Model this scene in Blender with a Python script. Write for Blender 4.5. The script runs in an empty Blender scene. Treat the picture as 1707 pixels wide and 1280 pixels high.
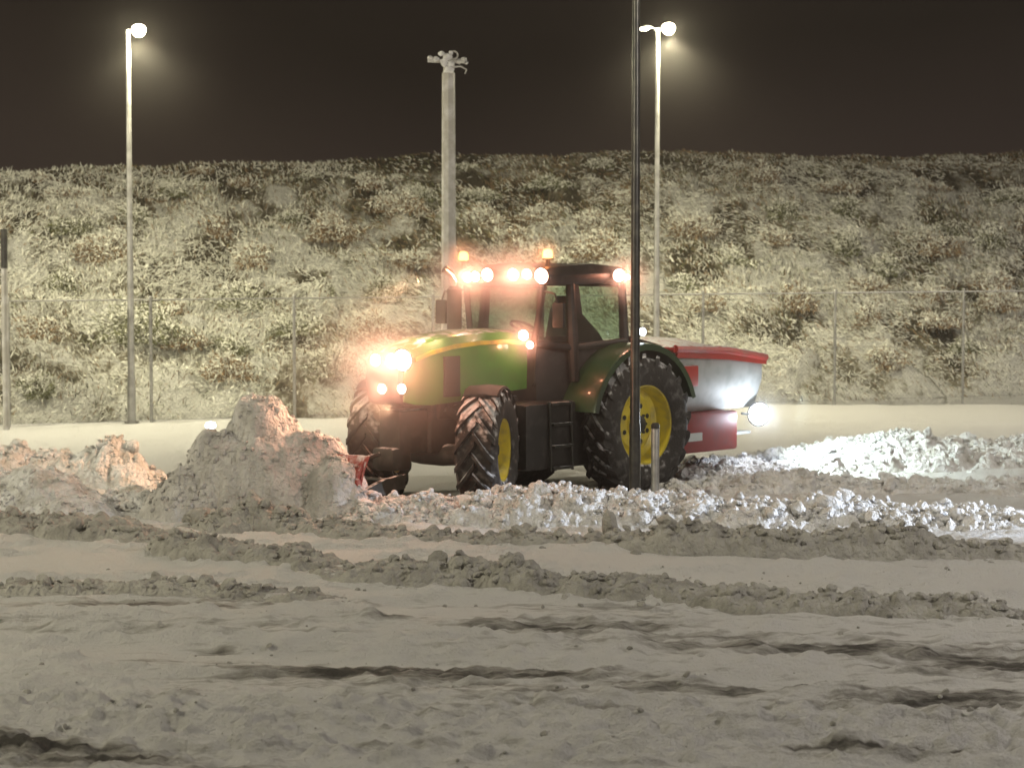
import bpy, bmesh, math, random
import numpy as np
from mathutils import Vector, Matrix

S = bpy.context.scene
C = S.collection
R = math.radians
PI = math.pi

# ------------------------------------------------------------------ camera
CH, CF = 3.6, 4000.0                       # eye height, focal length in photo pixels (1707 wide)
PITCH = math.atan(246 / CF)
cam = bpy.data.cameras.new("camera")
cam.sensor_width = 36.0
cam.lens = CF / 1707 * 36.0
cam.clip_end = 2000
cam.dof.use_dof = True
cam.dof.focus_distance = 26
cam.dof.aperture_fstop = 2.6
cam_o = bpy.data.objects.new("camera", cam)
C.objects.link(cam_o)
cam_o.location = (0, 0, CH)
cam_o.rotation_euler = (PI / 2 - PITCH, 0, 0)
S.camera = cam_o
S.view_settings.view_transform = 'Standard'
S.view_settings.look = 'None'
S.view_settings.exposure = 0
S.view_settings.gamma = 1
S.cycles.use_denoising = True
S.cycles.max_bounces = 6
S.cycles.diffuse_bounces = 2
S.cycles.glossy_bounces = 2
S.cycles.transmission_bounces = 3
S.cycles.transparent_max_bounces = 12
S.cycles.volume_bounces = 0
S.cycles.sample_clamp_indirect = 4
S.cycles.caustics_reflective = False
S.cycles.caustics_refractive = False

# ------------------------------------------------------------------ night sky
W = bpy.data.worlds.new("World")
S.world = W
W.use_nodes = True
wn = W.node_tree
wbg = wn.nodes['Background']
wtc = wn.nodes.new('ShaderNodeTexCoord')
wsx = wn.nodes.new('ShaderNodeSeparateXYZ')
wrp = wn.nodes.new('ShaderNodeValToRGB')
wnz = wn.nodes.new('ShaderNodeTexNoise')
wnz.inputs['Scale'].default_value = 5
wma = wn.nodes.new('ShaderNodeMath'); wma.operation = 'MULTIPLY_ADD'
wn.links.new(wtc.outputs['Generated'], wsx.inputs[0])
wn.links.new(wtc.outputs['Generated'], wnz.inputs['Vector'])
wn.links.new(wnz.outputs[0], wma.inputs[0]); wma.inputs[1].default_value = 0.10
wn.links.new(wsx.outputs[2], wma.inputs[2])
wn.links.new(wma.outputs[0], wrp.inputs[0])
wrp.color_ramp.elements[0].position = 0.065
wrp.color_ramp.elements[0].color = (0.024, 0.017, 0.0140, 1)
wrp.color_ramp.elements[1].position = 0.14
wrp.color_ramp.elements[1].color = (0.0070, 0.0055, 0.0040, 1)
wn.links.new(wrp.outputs[0], wbg.inputs['Color'])
wbg.inputs['Strength'].default_value = 1.0


def lamp(name, kind, loc, power, col, radius=0.1, aim=None, cone=90, blend=0.6, parent=None):
    l = bpy.data.lights.new(name, kind)
    l.energy = power
    l.color = col
    l.shadow_soft_size = radius
    if kind == 'SPOT':
        l.spot_size = R(cone)
        l.spot_blend = blend
    o = bpy.data.objects.new(name, l)
    C.objects.link(o)
    o.location = loc
    if aim is not None:
        o.rotation_euler = (Vector(aim) - Vector(loc)).to_track_quat('-Z', 'Y').to_euler()
    return o


WARM = (1.0, 0.91, 0.60)
# street lamps of the same yard standing outside the frame: behind the viewer and to the right
lamp('yard_lamp_light', 'POINT', (-16, 17, 9.0), 6300, (1.0, 0.91, 0.66), 0.5)
lamp('yard_lamp_light', 'POINT', (14, 18, 9.5), 4600, (1.0, 0.91, 0.80), 0.5)
lamp('yard_lamp_light', 'POINT', (-5, -6, 12.5), 1500, (1.0, 0.90, 0.66), 0.5)
lamp('yard_lamp_light', 'SPOT', (21, 43, 11.5), 6800, (1.0, 0.90, 0.74), 0.2, aim=(19, 46, 0), cone=164, blend=.8)
lamp('yard_lamp_light', 'SPOT', (-20, 39, 11.5), 11500, (1.0, 0.91, 0.66), 0.2, aim=(-18, 42, 0), cone=164, blend=.8)
lamp('yard_lamp_light', 'POINT', (1.9, 32.2, 9.1), 800, (1.0, 0.90, 0.70), 0.15)
# a working vehicle's cool headlights outside the frame on the right, low over the ploughed rows
lamp('vehicle_headlight', 'SPOT', (19, 28.0, 3.2), 17000, (0.78, 0.87, 1.0), 0.06, aim=(3.5, 29.9, -0.9), cone=17, blend=0.6)


# ------------------------------------------------------------------ coordinates from the photograph
_c, _s = math.cos(PITCH), math.sin(PITCH)


def at(px, py, Y):
    rx = (px - 853.5) / CF
    ru = (640 - py) / CF
    t = Y / (_c + ru * _s)
    return Vector((rx * t, Y, CH + (-_s + ru * _c) * t))


def gY(py):
    ru = (640 - py) / CF
    return -CH / (-_s + ru * _c) * (_c + ru * _s)


def gnd(px, py):
    Y = gY(py)
    v = at(px, py, Y)
    return v.x, v.y


# ------------------------------------------------------------------ numpy noise
def _h(ix, iy, seed):
    n = (ix.astype(np.int64) * 374761393 + iy.astype(np.int64) * 668265263 + seed * 974634777) & 0xFFFFFFFF
    n = ((n ^ (n >> 13)) * 1274126177) & 0xFFFFFFFF
    n = ((n ^ (n >> 16)) * 2246822519) & 0xFFFFFFFF
    return ((n ^ (n >> 15)) & 0xFFFFFF) / float(0xFFFFFF)


def vnoise(x, y, seed=0):
    x, y = np.broadcast_arrays(np.asarray(x, float), np.asarray(y, float))
    ix, iy = np.floor(x), np.floor(y)
    fx, fy = x - ix, y - iy
    ux, uy = fx * fx * fx * (fx * (fx * 6 - 15) + 10), fy * fy * fy * (fy * (fy * 6 - 15) + 10)
    a, b = _h(ix, iy, seed), _h(ix + 1, iy, seed)
    c, d = _h(ix, iy + 1, seed), _h(ix + 1, iy + 1, seed)
    return (a + (b - a) * ux + (c - a) * uy + (a - b - c + d) * ux * uy) * 2 - 1


def fbm(x, y, seed=0, octv=4, gain=0.5):
    s, a, t = 0, 1.0, 0
    for k in range(octv):
        s = s + a * vnoise(x * 2 ** k + 13.7 * k, y * 2 ** k - 7.3 * k, seed + k)
        t += a
        a *= gain
    return s / t


def worley(x, y, seed=0):
    x, y = np.broadcast_arrays(np.asarray(x, float), np.asarray(y, float))
    ix, iy = np.floor(x), np.floor(y)
    d1 = np.full(x.shape, 9.0)
    cell = np.zeros(x.shape)
    for dx in (-1, 0, 1):
        for dy in (-1, 0, 1):
            px = ix + dx + _h(ix + dx, iy + dy, seed)
            py = iy + dy + _h(ix + dx, iy + dy, seed + 51)
            d = (px - x) ** 2 + (py - y) ** 2
            m = d < d1
            d1 = np.where(m, d, d1)
            cell = np.where(m, _h(ix + dx, iy + dy, seed + 99), cell)
    return np.sqrt(d1), cell


def lumps(x, y, seed, scale):
    """rounded-angular crumbs: one cap per cell, each with its own height"""
    wx = x + 0.25 * scale * vnoise(x / scale * 1.7, y / scale * 1.7, seed + 5)
    wy = y + 0.25 * scale * vnoise(x / scale * 1.7, y / scale * 1.7, seed + 6)
    d, c = worley(wx / scale, wy / scale, seed)
    return np.clip(1 - (d * 1.35) ** 2, 0, 1) * (0.25 + 0.75 * c)


# ------------------------------------------------------------------ object helpers
def props(o, label=None, cat=None, group=None, kind=None):
    if label: o['label'] = label
    if cat: o['category'] = cat
    if group: o['group'] = group
    if kind: o['kind'] = kind
    return o


def empty(name, loc, rz=0.0):
    o = bpy.data.objects.new(name, None)
    C.objects.link(o)
    o.location = loc
    o.rotation_euler = (0, 0, rz)
    o.empty_display_size = 0.2
    return o


def link_mesh(name, me, mat, parent=None, sharp=35):
    for p in (mat if isinstance(mat, (list, tuple)) else [mat]):
        me.materials.append(p)
    me.polygons.foreach_set('use_smooth', [True] * len(me.polygons))
    if sharp:
        me.set_sharp_from_angle(angle=R(sharp))
    me.update()
    o = bpy.data.objects.new(name, me)
    C.objects.link(o)
    if parent is not None:
        o.parent = parent
    return o


def mesh_np(name, V, F, mat, parent=None, sharp=None, col=None, attr='tint'):
    V = np.asarray(V, np.float32).reshape(-1, 3)
    F = np.asarray(F, np.int32)
    k = F.shape[1]
    me = bpy.data.meshes.new(name)
    me.vertices.add(len(V))
    me.vertices.foreach_set('co', V.ravel())
    me.loops.add(F.size)
    me.loops.foreach_set('vertex_index', F.ravel())
    me.polygons.add(len(F))
    me.polygons.foreach_set('loop_start', np.arange(0, F.size, k, dtype=np.int32))
    me.update(calc_edges=True)
    if col is not None:
        col = np.asarray(col, np.float32)
        if col.ndim == 1:
            col = np.stack([col, col, col], 1)
        rgba = np.ones((len(V), 4), np.float32)
        rgba[:, :3] = col
        a = me.attributes.new(attr, 'FLOAT_COLOR', 'POINT')
        a.data.foreach_set('color', rgba.ravel())
    return link_mesh(name, me, mat, parent, sharp)


def grid_faces(nu, nv):
    i = np.arange(nu - 1)[:, None] * nv + np.arange(nv - 1)[None, :]
    i = i.ravel()
    return np.stack([i, i + nv, i + nv + 1, i + 1], 1)


class MB:
    """collects shapes into one mesh"""
    def __init__(self, M=None):
        self.v, self.f = [], []
        self.M = M or Matrix.Identity(4)

    def add(self, vs, fs):
        n = len(self.v)
        self.v += [tuple(self.M @ Vector(v)) for v in vs]
        self.f += [tuple(i + n for i in f) for f in fs]
        return self

    def box(self, a, b, bev=0.0):
        (x0, y0, z0), (x1, y1, z1) = a, b
        x0, x1 = min(x0, x1), max(x0, x1); y0, y1 = min(y0, y1), max(y0, y1); z0, z1 = min(z0, z1), max(z0, z1)
        bm = bmesh.new()
        bmesh.ops.create_cube(bm, size=1)
        for v in bm.verts:
            v.co = ((x0 + x1) / 2 + v.co.x * (x1 - x0), (y0 + y1) / 2 + v.co.y * (y1 - y0), (z0 + z1) / 2 + v.co.z * (z1 - z0))
        if bev:
            bmesh.ops.bevel(bm, geom=bm.edges[:], offset=bev, segments=2, affect='EDGES', profile=0.6)
        bm.verts.index_update()
        self.add([v.co.copy() for v in bm.verts], [[v.index for v in f.verts] for f in bm.faces])
        bm.free()
        return self

    def tube(self, pts, r, n=12, caps=True):
        pts = [Vector(p) for p in pts]
        rs = r if isinstance(r, (list, tuple)) else [r] * len(pts)
        vs, fs = [], []
        up = None
        for i, p in enumerate(pts):
            d = (pts[min(i + 1, len(pts) - 1)] - pts[max(i - 1, 0)]).normalized()
            if up is None:
                up = d.orthogonal().normalized()
            up = (up - d * up.dot(d)).normalized()
            w = d.cross(up)
            for k in range(n):
                a = 2 * PI * k / n
                vs.append(p + (up * math.cos(a) + w * math.sin(a)) * rs[i])
        for i in range(len(pts) - 1):
            for k in range(n):
                fs.append((i * n + k, i * n + (k + 1) % n, (i + 1) * n + (k + 1) % n, (i + 1) * n + k))
        if caps:
            fs.append(tuple(range(n))[::-1])
            fs.append(tuple(range((len(pts) - 1) * n, len(pts) * n)))
        return self.add(vs, fs)

    def lathe(self, prof, n=32, axis='Z', c=(0, 0, 0), closed=False):
        """prof: (radius, height) pairs about the axis"""
        vs, fs = [], []
        m = len(prof)
        for k in range(n):
            a = 2 * PI * k / n
            for r, h in prof:
                if axis == 'Z': v = (r * math.cos(a), r * math.sin(a), h)
                elif axis == 'Y': v = (r * math.cos(a), h, r * math.sin(a))
                else: v = (h, r * math.cos(a), r * math.sin(a))
                vs.append((v[0] + c[0], v[1] + c[1], v[2] + c[2]))
        mm = m if closed else m - 1
        for k in range(n):
            for j in range(mm):
                j2 = (j + 1) % m
                q = (k * m + j, ((k + 1) % n) * m + j, ((k + 1) % n) * m + j2, k * m + j2)
                fs.append(q)
        return self.add(vs, fs)

    def loft(self, secs, closed=False, caps=True):
        n = len(secs[0])
        vs = [p for s in secs for p in s]
        fs = []
        for i in range(len(secs) - 1):
            for k in range(n if closed else n - 1):
                k2 = (k + 1) % n
                fs.append((i * n + k, i * n + k2, (i + 1) * n + k2, (i + 1) * n + k))
        if caps:
            fs.append(tuple(range(n))[::-1])
            fs.append(tuple(range((len(secs) - 1) * n, len(secs) * n)))
        return self.add(vs, fs)

    def prism(self, poly, axis, a, b):
        """poly: 2D outline; extruded along axis from a to b"""
        def P(u, v, w):
            return {'X': (w, u, v), 'Y': (u, w, v), 'Z': (u, v, w)}[axis]
        n = len(poly)
        vs = [P(u, v, a) for u, v in poly] + [P(u, v, b) for u, v in poly]
        fs = [tuple(range(n)), tuple(range(n, 2 * n))[::-1]]
        fs += [(i, i + n, (i + 1) % n + n, (i + 1) % n) for i in range(n)]
        return self.add(vs, fs)

    def build(self, name, mat, parent=None, sharp=35, bevel=0.0):
        me = bpy.data.meshes.new(name)
        me.from_pydata(self.v, [], self.f)
        bm = bmesh.new(); bm.from_mesh(me)
        bmesh.ops.recalc_face_normals(bm, faces=bm.faces)
        if bevel:
            es = [e for e in bm.edges if len(e.link_faces) == 2 and e.calc_face_angle(0) > R(40)]
            bmesh.ops.bevel(bm, geom=es, offset=bevel, segments=2, affect='EDGES', profile=0.6)
        bm.to_mesh(me); bm.free()
        return link_mesh(name, me, mat, parent, sharp)


# ------------------------------------------------------------------ materials
def mat(name, col, rough=0.6, metal=0.0, noise=None, bump=None, spec=0.5, coat=0.0, dust=0.0):
    """noise=(scale, second colour, lo, hi); bump=(scale, distance); dust = snow lying on upward faces"""
    m = bpy.data.materials.new(name)
    m.use_nodes = True
    nt = m.node_tree
    b = nt.nodes['Principled BSDF']
    b.inputs['Base Color'].default_value = (*col, 1)
    b.inputs['Roughness'].default_value = rough
    b.inputs['Metallic'].default_value = metal
    b.inputs['Specular IOR Level'].default_value = spec
    b.inputs['Coat Weight'].default_value = coat
    tc = nt.nodes.new('ShaderNodeTexCoord')
    out = None
    if noise:
        n = nt.nodes.new('ShaderNodeTexNoise')
        n.inputs['Scale'].default_value = noise[0]; n.inputs['Detail'].default_value = 5
        nt.links.new(tc.outputs['Object'], n.inputs['Vector'])
        r = nt.nodes.new('ShaderNodeMapRange')
        r.inputs[1].default_value, r.inputs[2].default_value = noise[2], noise[3]
        nt.links.new(n.outputs[0], r.inputs[0])
        x = nt.nodes.new('ShaderNodeMix'); x.data_type = 'RGBA'
        x.inputs[6].default_value = (*col, 1); x.inputs[7].default_value = (*noise[1], 1)
        nt.links.new(r.outputs[0], x.inputs[0])
        out = x.outputs[2]
    if dust:
        g = nt.nodes.new('ShaderNodeNewGeometry')
        sx = nt.nodes.new('ShaderNodeSeparateXYZ'); nt.links.new(g.outputs['Normal'], sx.inputs[0])
        n2 = nt.nodes.new('ShaderNodeTexNoise'); n2.inputs['Scale'].default_value = 9; n2.inputs['Detail'].default_value = 6
        nt.links.new(tc.outputs['Object'], n2.inputs['Vector'])
        ad = nt.nodes.new('ShaderNodeMath'); ad.operation = 'MULTIPLY_ADD'
        nt.links.new(n2.outputs[0], ad.inputs[0]); ad.inputs[1].default_value = 1.6
        nt.links.new(sx.outputs[2], ad.inputs[2])
        r2 = nt.nodes.new('ShaderNodeMapRange'); r2.inputs[1].default_value = 1.75 - dust; r2.inputs[2].default_value = 1.95 - dust * 0.7
        r2.inputs[4].default_value = 0.85
        nt.links.new(ad.outputs[0], r2.inputs[0])
        x2 = nt.nodes.new('ShaderNodeMix'); x2.data_type = 'RGBA'
        if out: nt.links.new(out, x2.inputs[6])
        else: x2.inputs[6].default_value = (*col, 1)
        x2.inputs[7].default_value = (0.75, 0.76, 0.78, 1)
        nt.links.new(r2.outputs[0], x2.inputs[0])
        out = x2.outputs[2]
    if out: nt.links.new(out, b.inputs['Base Color'])
    if bump:
        n3 = nt.nodes.new('ShaderNodeTexNoise'); n3.inputs['Scale'].default_value = bump[0]; n3.inputs['Detail'].default_value = 6
        nt.links.new(tc.outputs['Object'], n3.inputs['Vector'])
        bp = nt.nodes.new('ShaderNodeBump'); bp.inputs['Distance'].default_value = bump[1]
        nt.links.new(n3.outputs[0], bp.inputs['Height'])
        nt.links.new(bp.outputs[0], b.inputs['Normal'])
    return m


def attr_mat(name, attr, lo, hi, rough=0.85, scale=30, dist=0.02, mid=None, stretch=None):
    """colour runs from lo to hi with the painted attribute, broken by noise"""
    m = bpy.data.materials.new(name); m.use_nodes = True
    nt = m.node_tree; b = nt.nodes['Principled BSDF']
    b.inputs['Roughness'].default_value = rough
    b.inputs['Specular IOR Level'].default_value = 0.25
    a = nt.nodes.new('ShaderNodeAttribute'); a.attribute_name = attr
    tc = nt.nodes.new('ShaderNodeTexCoord')
    mp = nt.nodes.new('ShaderNodeMapping')
    if stretch: mp.inputs['Scale'].default_value = stretch
    nt.links.new(tc.outputs['Object'], mp.inputs[0])
    n = nt.nodes.new('ShaderNodeTexNoise'); n.inputs['Scale'].default_value = 7; n.inputs['Detail'].default_value = 7
    n.inputs['Roughness'].default_value = 0.65
    nt.links.new(mp.outputs[0], n.inputs['Vector'])
    ma = nt.nodes.new('ShaderNodeMath'); ma.operation = 'MULTIPLY_ADD'
    nt.links.new(n.outputs[0], ma.inputs[0]); ma.inputs[1].default_value = 0.9
    nt.links.new(a.outputs['Fac'], ma.inputs[2])
    r = nt.nodes.new('ShaderNodeValToRGB')
    e = r.color_ramp.elements
    e[0].position = 0.62; e[0].color = (*lo, 1)
    e[1].position = 1.25 if False else 1.0; e[1].color = (*hi, 1)
    if mid:
        k = e.new(0.8); k.color = (*mid, 1)
    nt.links.new(ma.outputs[0], r.inputs[0])
    nt.links.new(r.outputs[0], b.inputs['Base Color'])
    n3 = nt.nodes.new('ShaderNodeTexNoise'); n3.inputs['Scale'].default_value = scale; n3.inputs['Detail'].default_value = 8
    n3.inputs['Roughness'].default_value = 0.6
    nt.links.new(tc.outputs['Object'], n3.inputs['Vector'])
    bp = nt.nodes.new('ShaderNodeBump'); bp.inputs['Distance'].default_value = dist
    n4 = nt.nodes.new('ShaderNodeTexNoise'); n4.inputs['Scale'].default_value = scale * .3; n4.inputs['Detail'].default_value = 9; n4.inputs['Roughness'].default_value = .72
    nt.links.new(tc.outputs['Object'], n4.inputs['Vector'])
    bq = nt.nodes.new('ShaderNodeBump'); bq.inputs['Distance'].default_value = dist * 2.2
    nt.links.new(n4.outputs[0], bq.inputs['Height']); nt.links.new(bq.outputs[0], bp.inputs['Normal'])
    nt.links.new(n3.outputs[0], bp.inputs['Height']); nt.links.new(bp.outputs[0], b.inputs['Normal'])
    return m


def emit(name, col, strength):
    m = bpy.data.materials.new(name); m.use_nodes = True
    nt = m.node_tree
    nt.nodes.remove(nt.nodes['Principled BSDF'])
    e = nt.nodes.new('ShaderNodeEmission')
    e.inputs[0].default_value = (*col, 1); e.inputs[1].default_value = strength
    nt.links.new(e.outputs[0], nt.nodes['Material Output'].inputs['Surface'])
    m.cycles.emission_sampling = 'NONE'
    return m


def glass(name, tint, refl=0.5):
    m = bpy.data.materials.new(name); m.use_nodes = True
    nt = m.node_tree
    nt.nodes.remove(nt.nodes['Principled BSDF'])
    t = nt.nodes.new('ShaderNodeBsdfTransparent'); t.inputs[0].default_value = (*tint, 1)
    g = nt.nodes.new('ShaderNodeBsdfGlossy'); g.inputs['Roughness'].default_value = 0.08
    f = nt.nodes.new('ShaderNodeLayerWeight'); f.inputs[0].default_value = 0.12
    x = nt.nodes.new('ShaderNodeMixShader')
    nt.links.new(f.outputs['Facing'], x.inputs[0]); nt.links.new(t.outputs[0], x.inputs[1]); nt.links.new(g.outputs[0], x.inputs[2])
    nt.links.new(x.outputs[0], nt.nodes['Material Output'].inputs['Surface'])
    return m


def volume(name, col, density, aniso, soft=False):
    m = bpy.data.materials.new(name); m.use_nodes = True
    nt = m.node_tree
    nt.nodes.remove(nt.nodes['Principled BSDF'])
    v = nt.nodes.new('ShaderNodeVolumePrincipled')
    v.inputs['Color'].default_value = (*col, 1)
    v.inputs['Density'].default_value = density
    v.inputs['Anisotropy'].default_value = aniso
    if soft:   # thins out from the middle of the puff to its rim
        tc = nt.nodes.new('ShaderNodeTexCoord'); gr = nt.nodes.new('ShaderNodeTexGradient'); gr.gradient_type = 'SPHERICAL'
        pw = nt.nodes.new('ShaderNodeMath'); pw.operation = 'POWER'; pw.inputs[1].default_value = 1.6
        mu = nt.nodes.new('ShaderNodeMath'); mu.operation = 'MULTIPLY'; mu.inputs[1].default_value = density
        nt.links.new(tc.outputs['Object'], gr.inputs[0]); nt.links.new(gr.outputs['Fac'], pw.inputs[0])
        nt.links.new(pw.outputs[0], mu.inputs[0]); nt.links.new(mu.outputs[0], v.inputs['Density'])
    nt.links.new(v.outputs[0], nt.nodes['Material Output'].inputs['Volume'])
    return m


M = {}
M['snow'] = mat('snow', (0.80, 0.80, 0.81), 0.75, noise=(3.0, (0.62, 0.61, 0.60), 0.45, 0.75), bump=(26, 0.045), spec=0.3)
M['clod'] = mat('snow_clods', (0.80, 0.81, 0.83), 0.7, noise=(5.0, (0.56, 0.55, 0.52), 0.42, 0.68), bump=(15, 0.11), spec=0.35)
M['dirty'] = mat('dirty_snow', (0.46, 0.455, 0.43), 0.8, noise=(4.0, (0.30, 0.295, 0.28), 0.42, 0.7), bump=(16, 0.09), spec=0.25)  # plain snow with the shade of the backlit ridges put into its colour
M['dirty2'] = mat('heaped_snow', (0.64, 0.63, 0.62), 0.75, noise=(3.0, (0.42, 0.41, 0.40), 0.42, 0.7), bump=(13, 0.12), spec=0.3)  # snow toned down, the shaded near side of the heap is in the colour
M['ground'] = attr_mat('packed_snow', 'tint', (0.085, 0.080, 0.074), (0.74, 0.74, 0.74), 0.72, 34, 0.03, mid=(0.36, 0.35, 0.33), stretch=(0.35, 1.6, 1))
M['slope'] = attr_mat('snowy_slope', 'tint', (0.075, 0.068, 0.045), (0.74, 0.74, 0.69), 0.9, 22, 0.08, mid=(0.26, 0.24, 0.18))
M['steel'] = mat('galvanised_steel', (0.42, 0.42, 0.41), 0.45, 0.55, noise=(6, (0.28, 0.28, 0.27), 0.4, 0.7), bump=(40, 0.003))
M['steel_dark'] = mat('dark_painted_steel', (0.055, 0.055, 0.055), 0.32, 0.4, noise=(8, (0.10, 0.10, 0.09), 0.45, 0.7))
M['mast'] = mat('weathered_mast', (0.36, 0.35, 0.33), 0.6, 0.1, noise=(5, (0.5, 0.5, 0.5), 0.45, 0.65), bump=(30, 0.004))
M['black'] = mat('black_plastic', (0.014, 0.013, 0.012), 0.5, noise=(6, (0.04, 0.037, 0.033), 0.5, 0.75))
M['frame'] = mat('dark_chassis', (0.020, 0.022, 0.018), 0.6, 0.2, noise=(7, (0.06, 0.055, 0.05), 0.5, 0.72), dust=0.1)
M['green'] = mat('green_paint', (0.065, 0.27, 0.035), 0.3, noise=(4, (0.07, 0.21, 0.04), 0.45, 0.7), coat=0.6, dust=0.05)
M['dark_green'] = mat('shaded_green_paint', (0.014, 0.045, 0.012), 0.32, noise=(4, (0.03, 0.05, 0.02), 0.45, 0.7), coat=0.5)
M['vent'] = mat('vent_plastic', (0.015, 0.015, 0.014), 0.6)
M['yellow'] = mat('yellow_paint', (0.66, 0.54, 0.05), 0.4, noise=(6, (0.42, 0.35, 0.09), 0.45, 0.7), coat=0.2)
M['rubber'] = mat('tyre_rubber', (0.022, 0.020, 0.019), 0.8, noise=(9, (0.11, 0.105, 0.10), 0.52, 0.72), bump=(30, 0.01), dust=0.55)
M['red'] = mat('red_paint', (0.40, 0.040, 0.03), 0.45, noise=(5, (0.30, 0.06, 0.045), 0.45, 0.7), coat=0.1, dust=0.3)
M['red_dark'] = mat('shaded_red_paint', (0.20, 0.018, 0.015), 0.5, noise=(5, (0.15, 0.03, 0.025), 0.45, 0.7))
M['red_old'] = mat('worn_red_steel', (0.30, 0.045, 0.035), 0.6, noise=(6, (0.45, 0.25, 0.22), 0.45, 0.7), dust=0.4)
M['greybin'] = mat('pale_grey_hopper', (0.42, 0.44, 0.43), 0.55, 0.0, noise=(5, (0.32, 0.34, 0.33), 0.45, 0.7))
M['chrome'] = mat('chrome', (0.75, 0.72, 0.68), 0.18, 1.0)
M['seat'] = mat('dark_cloth', (0.03, 0.03, 0.03), 0.9)
M['wire'] = mat('fence_wire', (0.16, 0.16, 0.15), 0.5, 0.3)
M['lens'] = emit('work_light_lens', (1.0, 0.80, 0.66), 26)
M['lens_amber'] = emit('amber_beacon_lens', (1.0, 0.55, 0.16), 5)
M['lens_cool'] = emit('cool_work_light_lens', (0.92, 0.96, 1.0), 30)
M['lens_small'] = emit('marker_light_lens', (0.85, 0.93, 1.0), 8)
M['lens_street'] = emit('street_lamp_lens', (1.0, 0.90, 0.66), 40)
M['glass'] = glass('cab_glass', (0.80, 0.88, 0.83))


def set_grid(name, xs, ys, Z, m, col=None, **kw):
    X, Y = np.meshgrid(xs, ys, indexing='ij')
    V = np.stack([X, Y, Z], -1).reshape(-1, 3)
    return mesh_np(name, V, grid_faces(len(xs), len(ys)), m, col=None if col is None else col.ravel(), **kw)


# ------------------------------------------------------------------ ground
def axis(lo, hi, a, b, fine, coarse):
    return np.unique(np.concatenate([np.geomspace(1, 1 + (a - lo), int((a - lo) / coarse) + 2)[::-1] * -1 + a + 1,
                                     np.arange(a, b, fine),
                                     np.geomspace(1, 1 + (hi - b), int((hi - b) / coarse) + 2) - 1 + b]))


FX1, FY1 = gnd(10, 712)
FX2, FY2 = gnd(1605, 665)
FS = (FY2 - FY1) / (FX2 - FX1)


def fence_y(X):
    return FY1 + (X - FX1) * FS


gx = axis(-120, 120, -9.2, 9.2, 0.045, 4)
gy = np.unique(np.concatenate([axis(-60, 37, 15.2, 33, 0.032, 4), np.arange(33, 47, 0.09), np.linspace(47, 200, 40)]))
GX, GY = np.meshgrid(gx, gy, indexing='ij')
near = np.clip((34 - GY) / 4, 0, 1)
gz = 0.05 * fbm(GX * 0.5, GY * 1.4, 3, 4) + (0.014 * fbm(GX * 1.1, GY * 3.5, 9, 4) + 0.007 * np.abs(fbm(GX * 6, GY * 11, 10, 4))) * near
rough = np.clip(fbm(GX * 0.35 + 4, GY * 0.8, 17, 3) * 1.6 + 0.35, 0, 1)
left_crust = np.exp(-((GX + 3.2) / 2.6) ** 2 - ((GY - 17.3) / 1.7) ** 2)
right_crust = np.exp(-((GX - 2.6) / 2.8) ** 2 - ((GY - 17.0) / 1.2) ** 2)
cr = np.clip(rough * 0.55 + 0.15 + left_crust + right_crust * 0.8, 0, 1.2) * np.clip((24 - GY) / 3, 0.5, 1) * near
rg = (1 - np.abs(fbm(GX * .42 + 3, GY * 1.25, 211, 4)) * 3.2)
gz = gz + near * 0.045 * np.clip(rg, 0, 1) ** 2.0 * (1 + 1.1 * lumps(GX, GY, 212, .18) + .7 * fbm(GX * 3, GY * 3, 213, 3))
gz = gz + (1 - near) * (.02 * np.clip(fbm(GX * .9, GY * 1.4, 215, 4) * 2, 0, 1) + .012 * lumps(GX, GY, 216, .5))
gz = gz + cr * 1.05 * (0.045 * lumps(GX, GY, 31, 0.30) + 0.045 * lumps(GX, GY, 37, 0.13) + 0.022 * lumps(GX, GY, 38, 0.07) + 0.03 * fbm(GX * 2.2, GY * 2.2, 39, 4, .6) - 0.045 * np.clip(.22 - np.abs(fbm(GX * 2.3, GY * 2.6, 41, 4)), 0, 1) * 2)
gz = gz + near * 0.018 * lumps(GX, GY, 43, 0.22) * (fbm(GX * 0.6, GY * 1.3, 47, 2) > 0.05)


def streak(px, py, lx, ly, amp, tilt=0.0):
    x, y = gnd(px, py)
    dx, dy = GX - x, GY - y
    return amp * np.exp(-(dx / lx) ** 2 - ((dy - tilt * dx) / ly) ** 2)


wear = np.zeros_like(GX)
for a in [(365, 1088, 0.22, 0.13, 1.0, -0.15), (540, 1122, 0.85, 0.22, 0.9, -0.10), (820, 1130, 0.9, 0.25, 0.5, -0.05),
          (950, 1050, 1.5, 0.55, 0.62, -0.05), (1330, 1088, 1.8, 0.7, 0.72, -0.1), (1640, 1110, 1.4, 0.65, 0.8, -0.1),
          (1600, 1166, 1.0, 0.32, 0.8, 0.05), (1340, 1160, 0.8, 0.2, 0.5, 0.0), (30, 1258, 0.5, 0.28, 1.25, -0.05),
          (170, 1275, 0.5, 0.15, 0.8, 0), (110, 1010, 1.6, 0.4, 0.5, -0.02), (1480, 1045, 1.5, 0.35, 0.35, 0),
          (330, 1105, 1.0, 0.12, 0.35, 0), (1450, 1260, 0.9, 0.05, 0.6, 0), (1100, 1020, 1.4, 0.4, 0.4, 0), (700, 1250, 1.2, .12, .3, 0)]:
    wear = np.maximum(wear, streak(*a))
gz = gz - wear * 0.012
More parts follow.
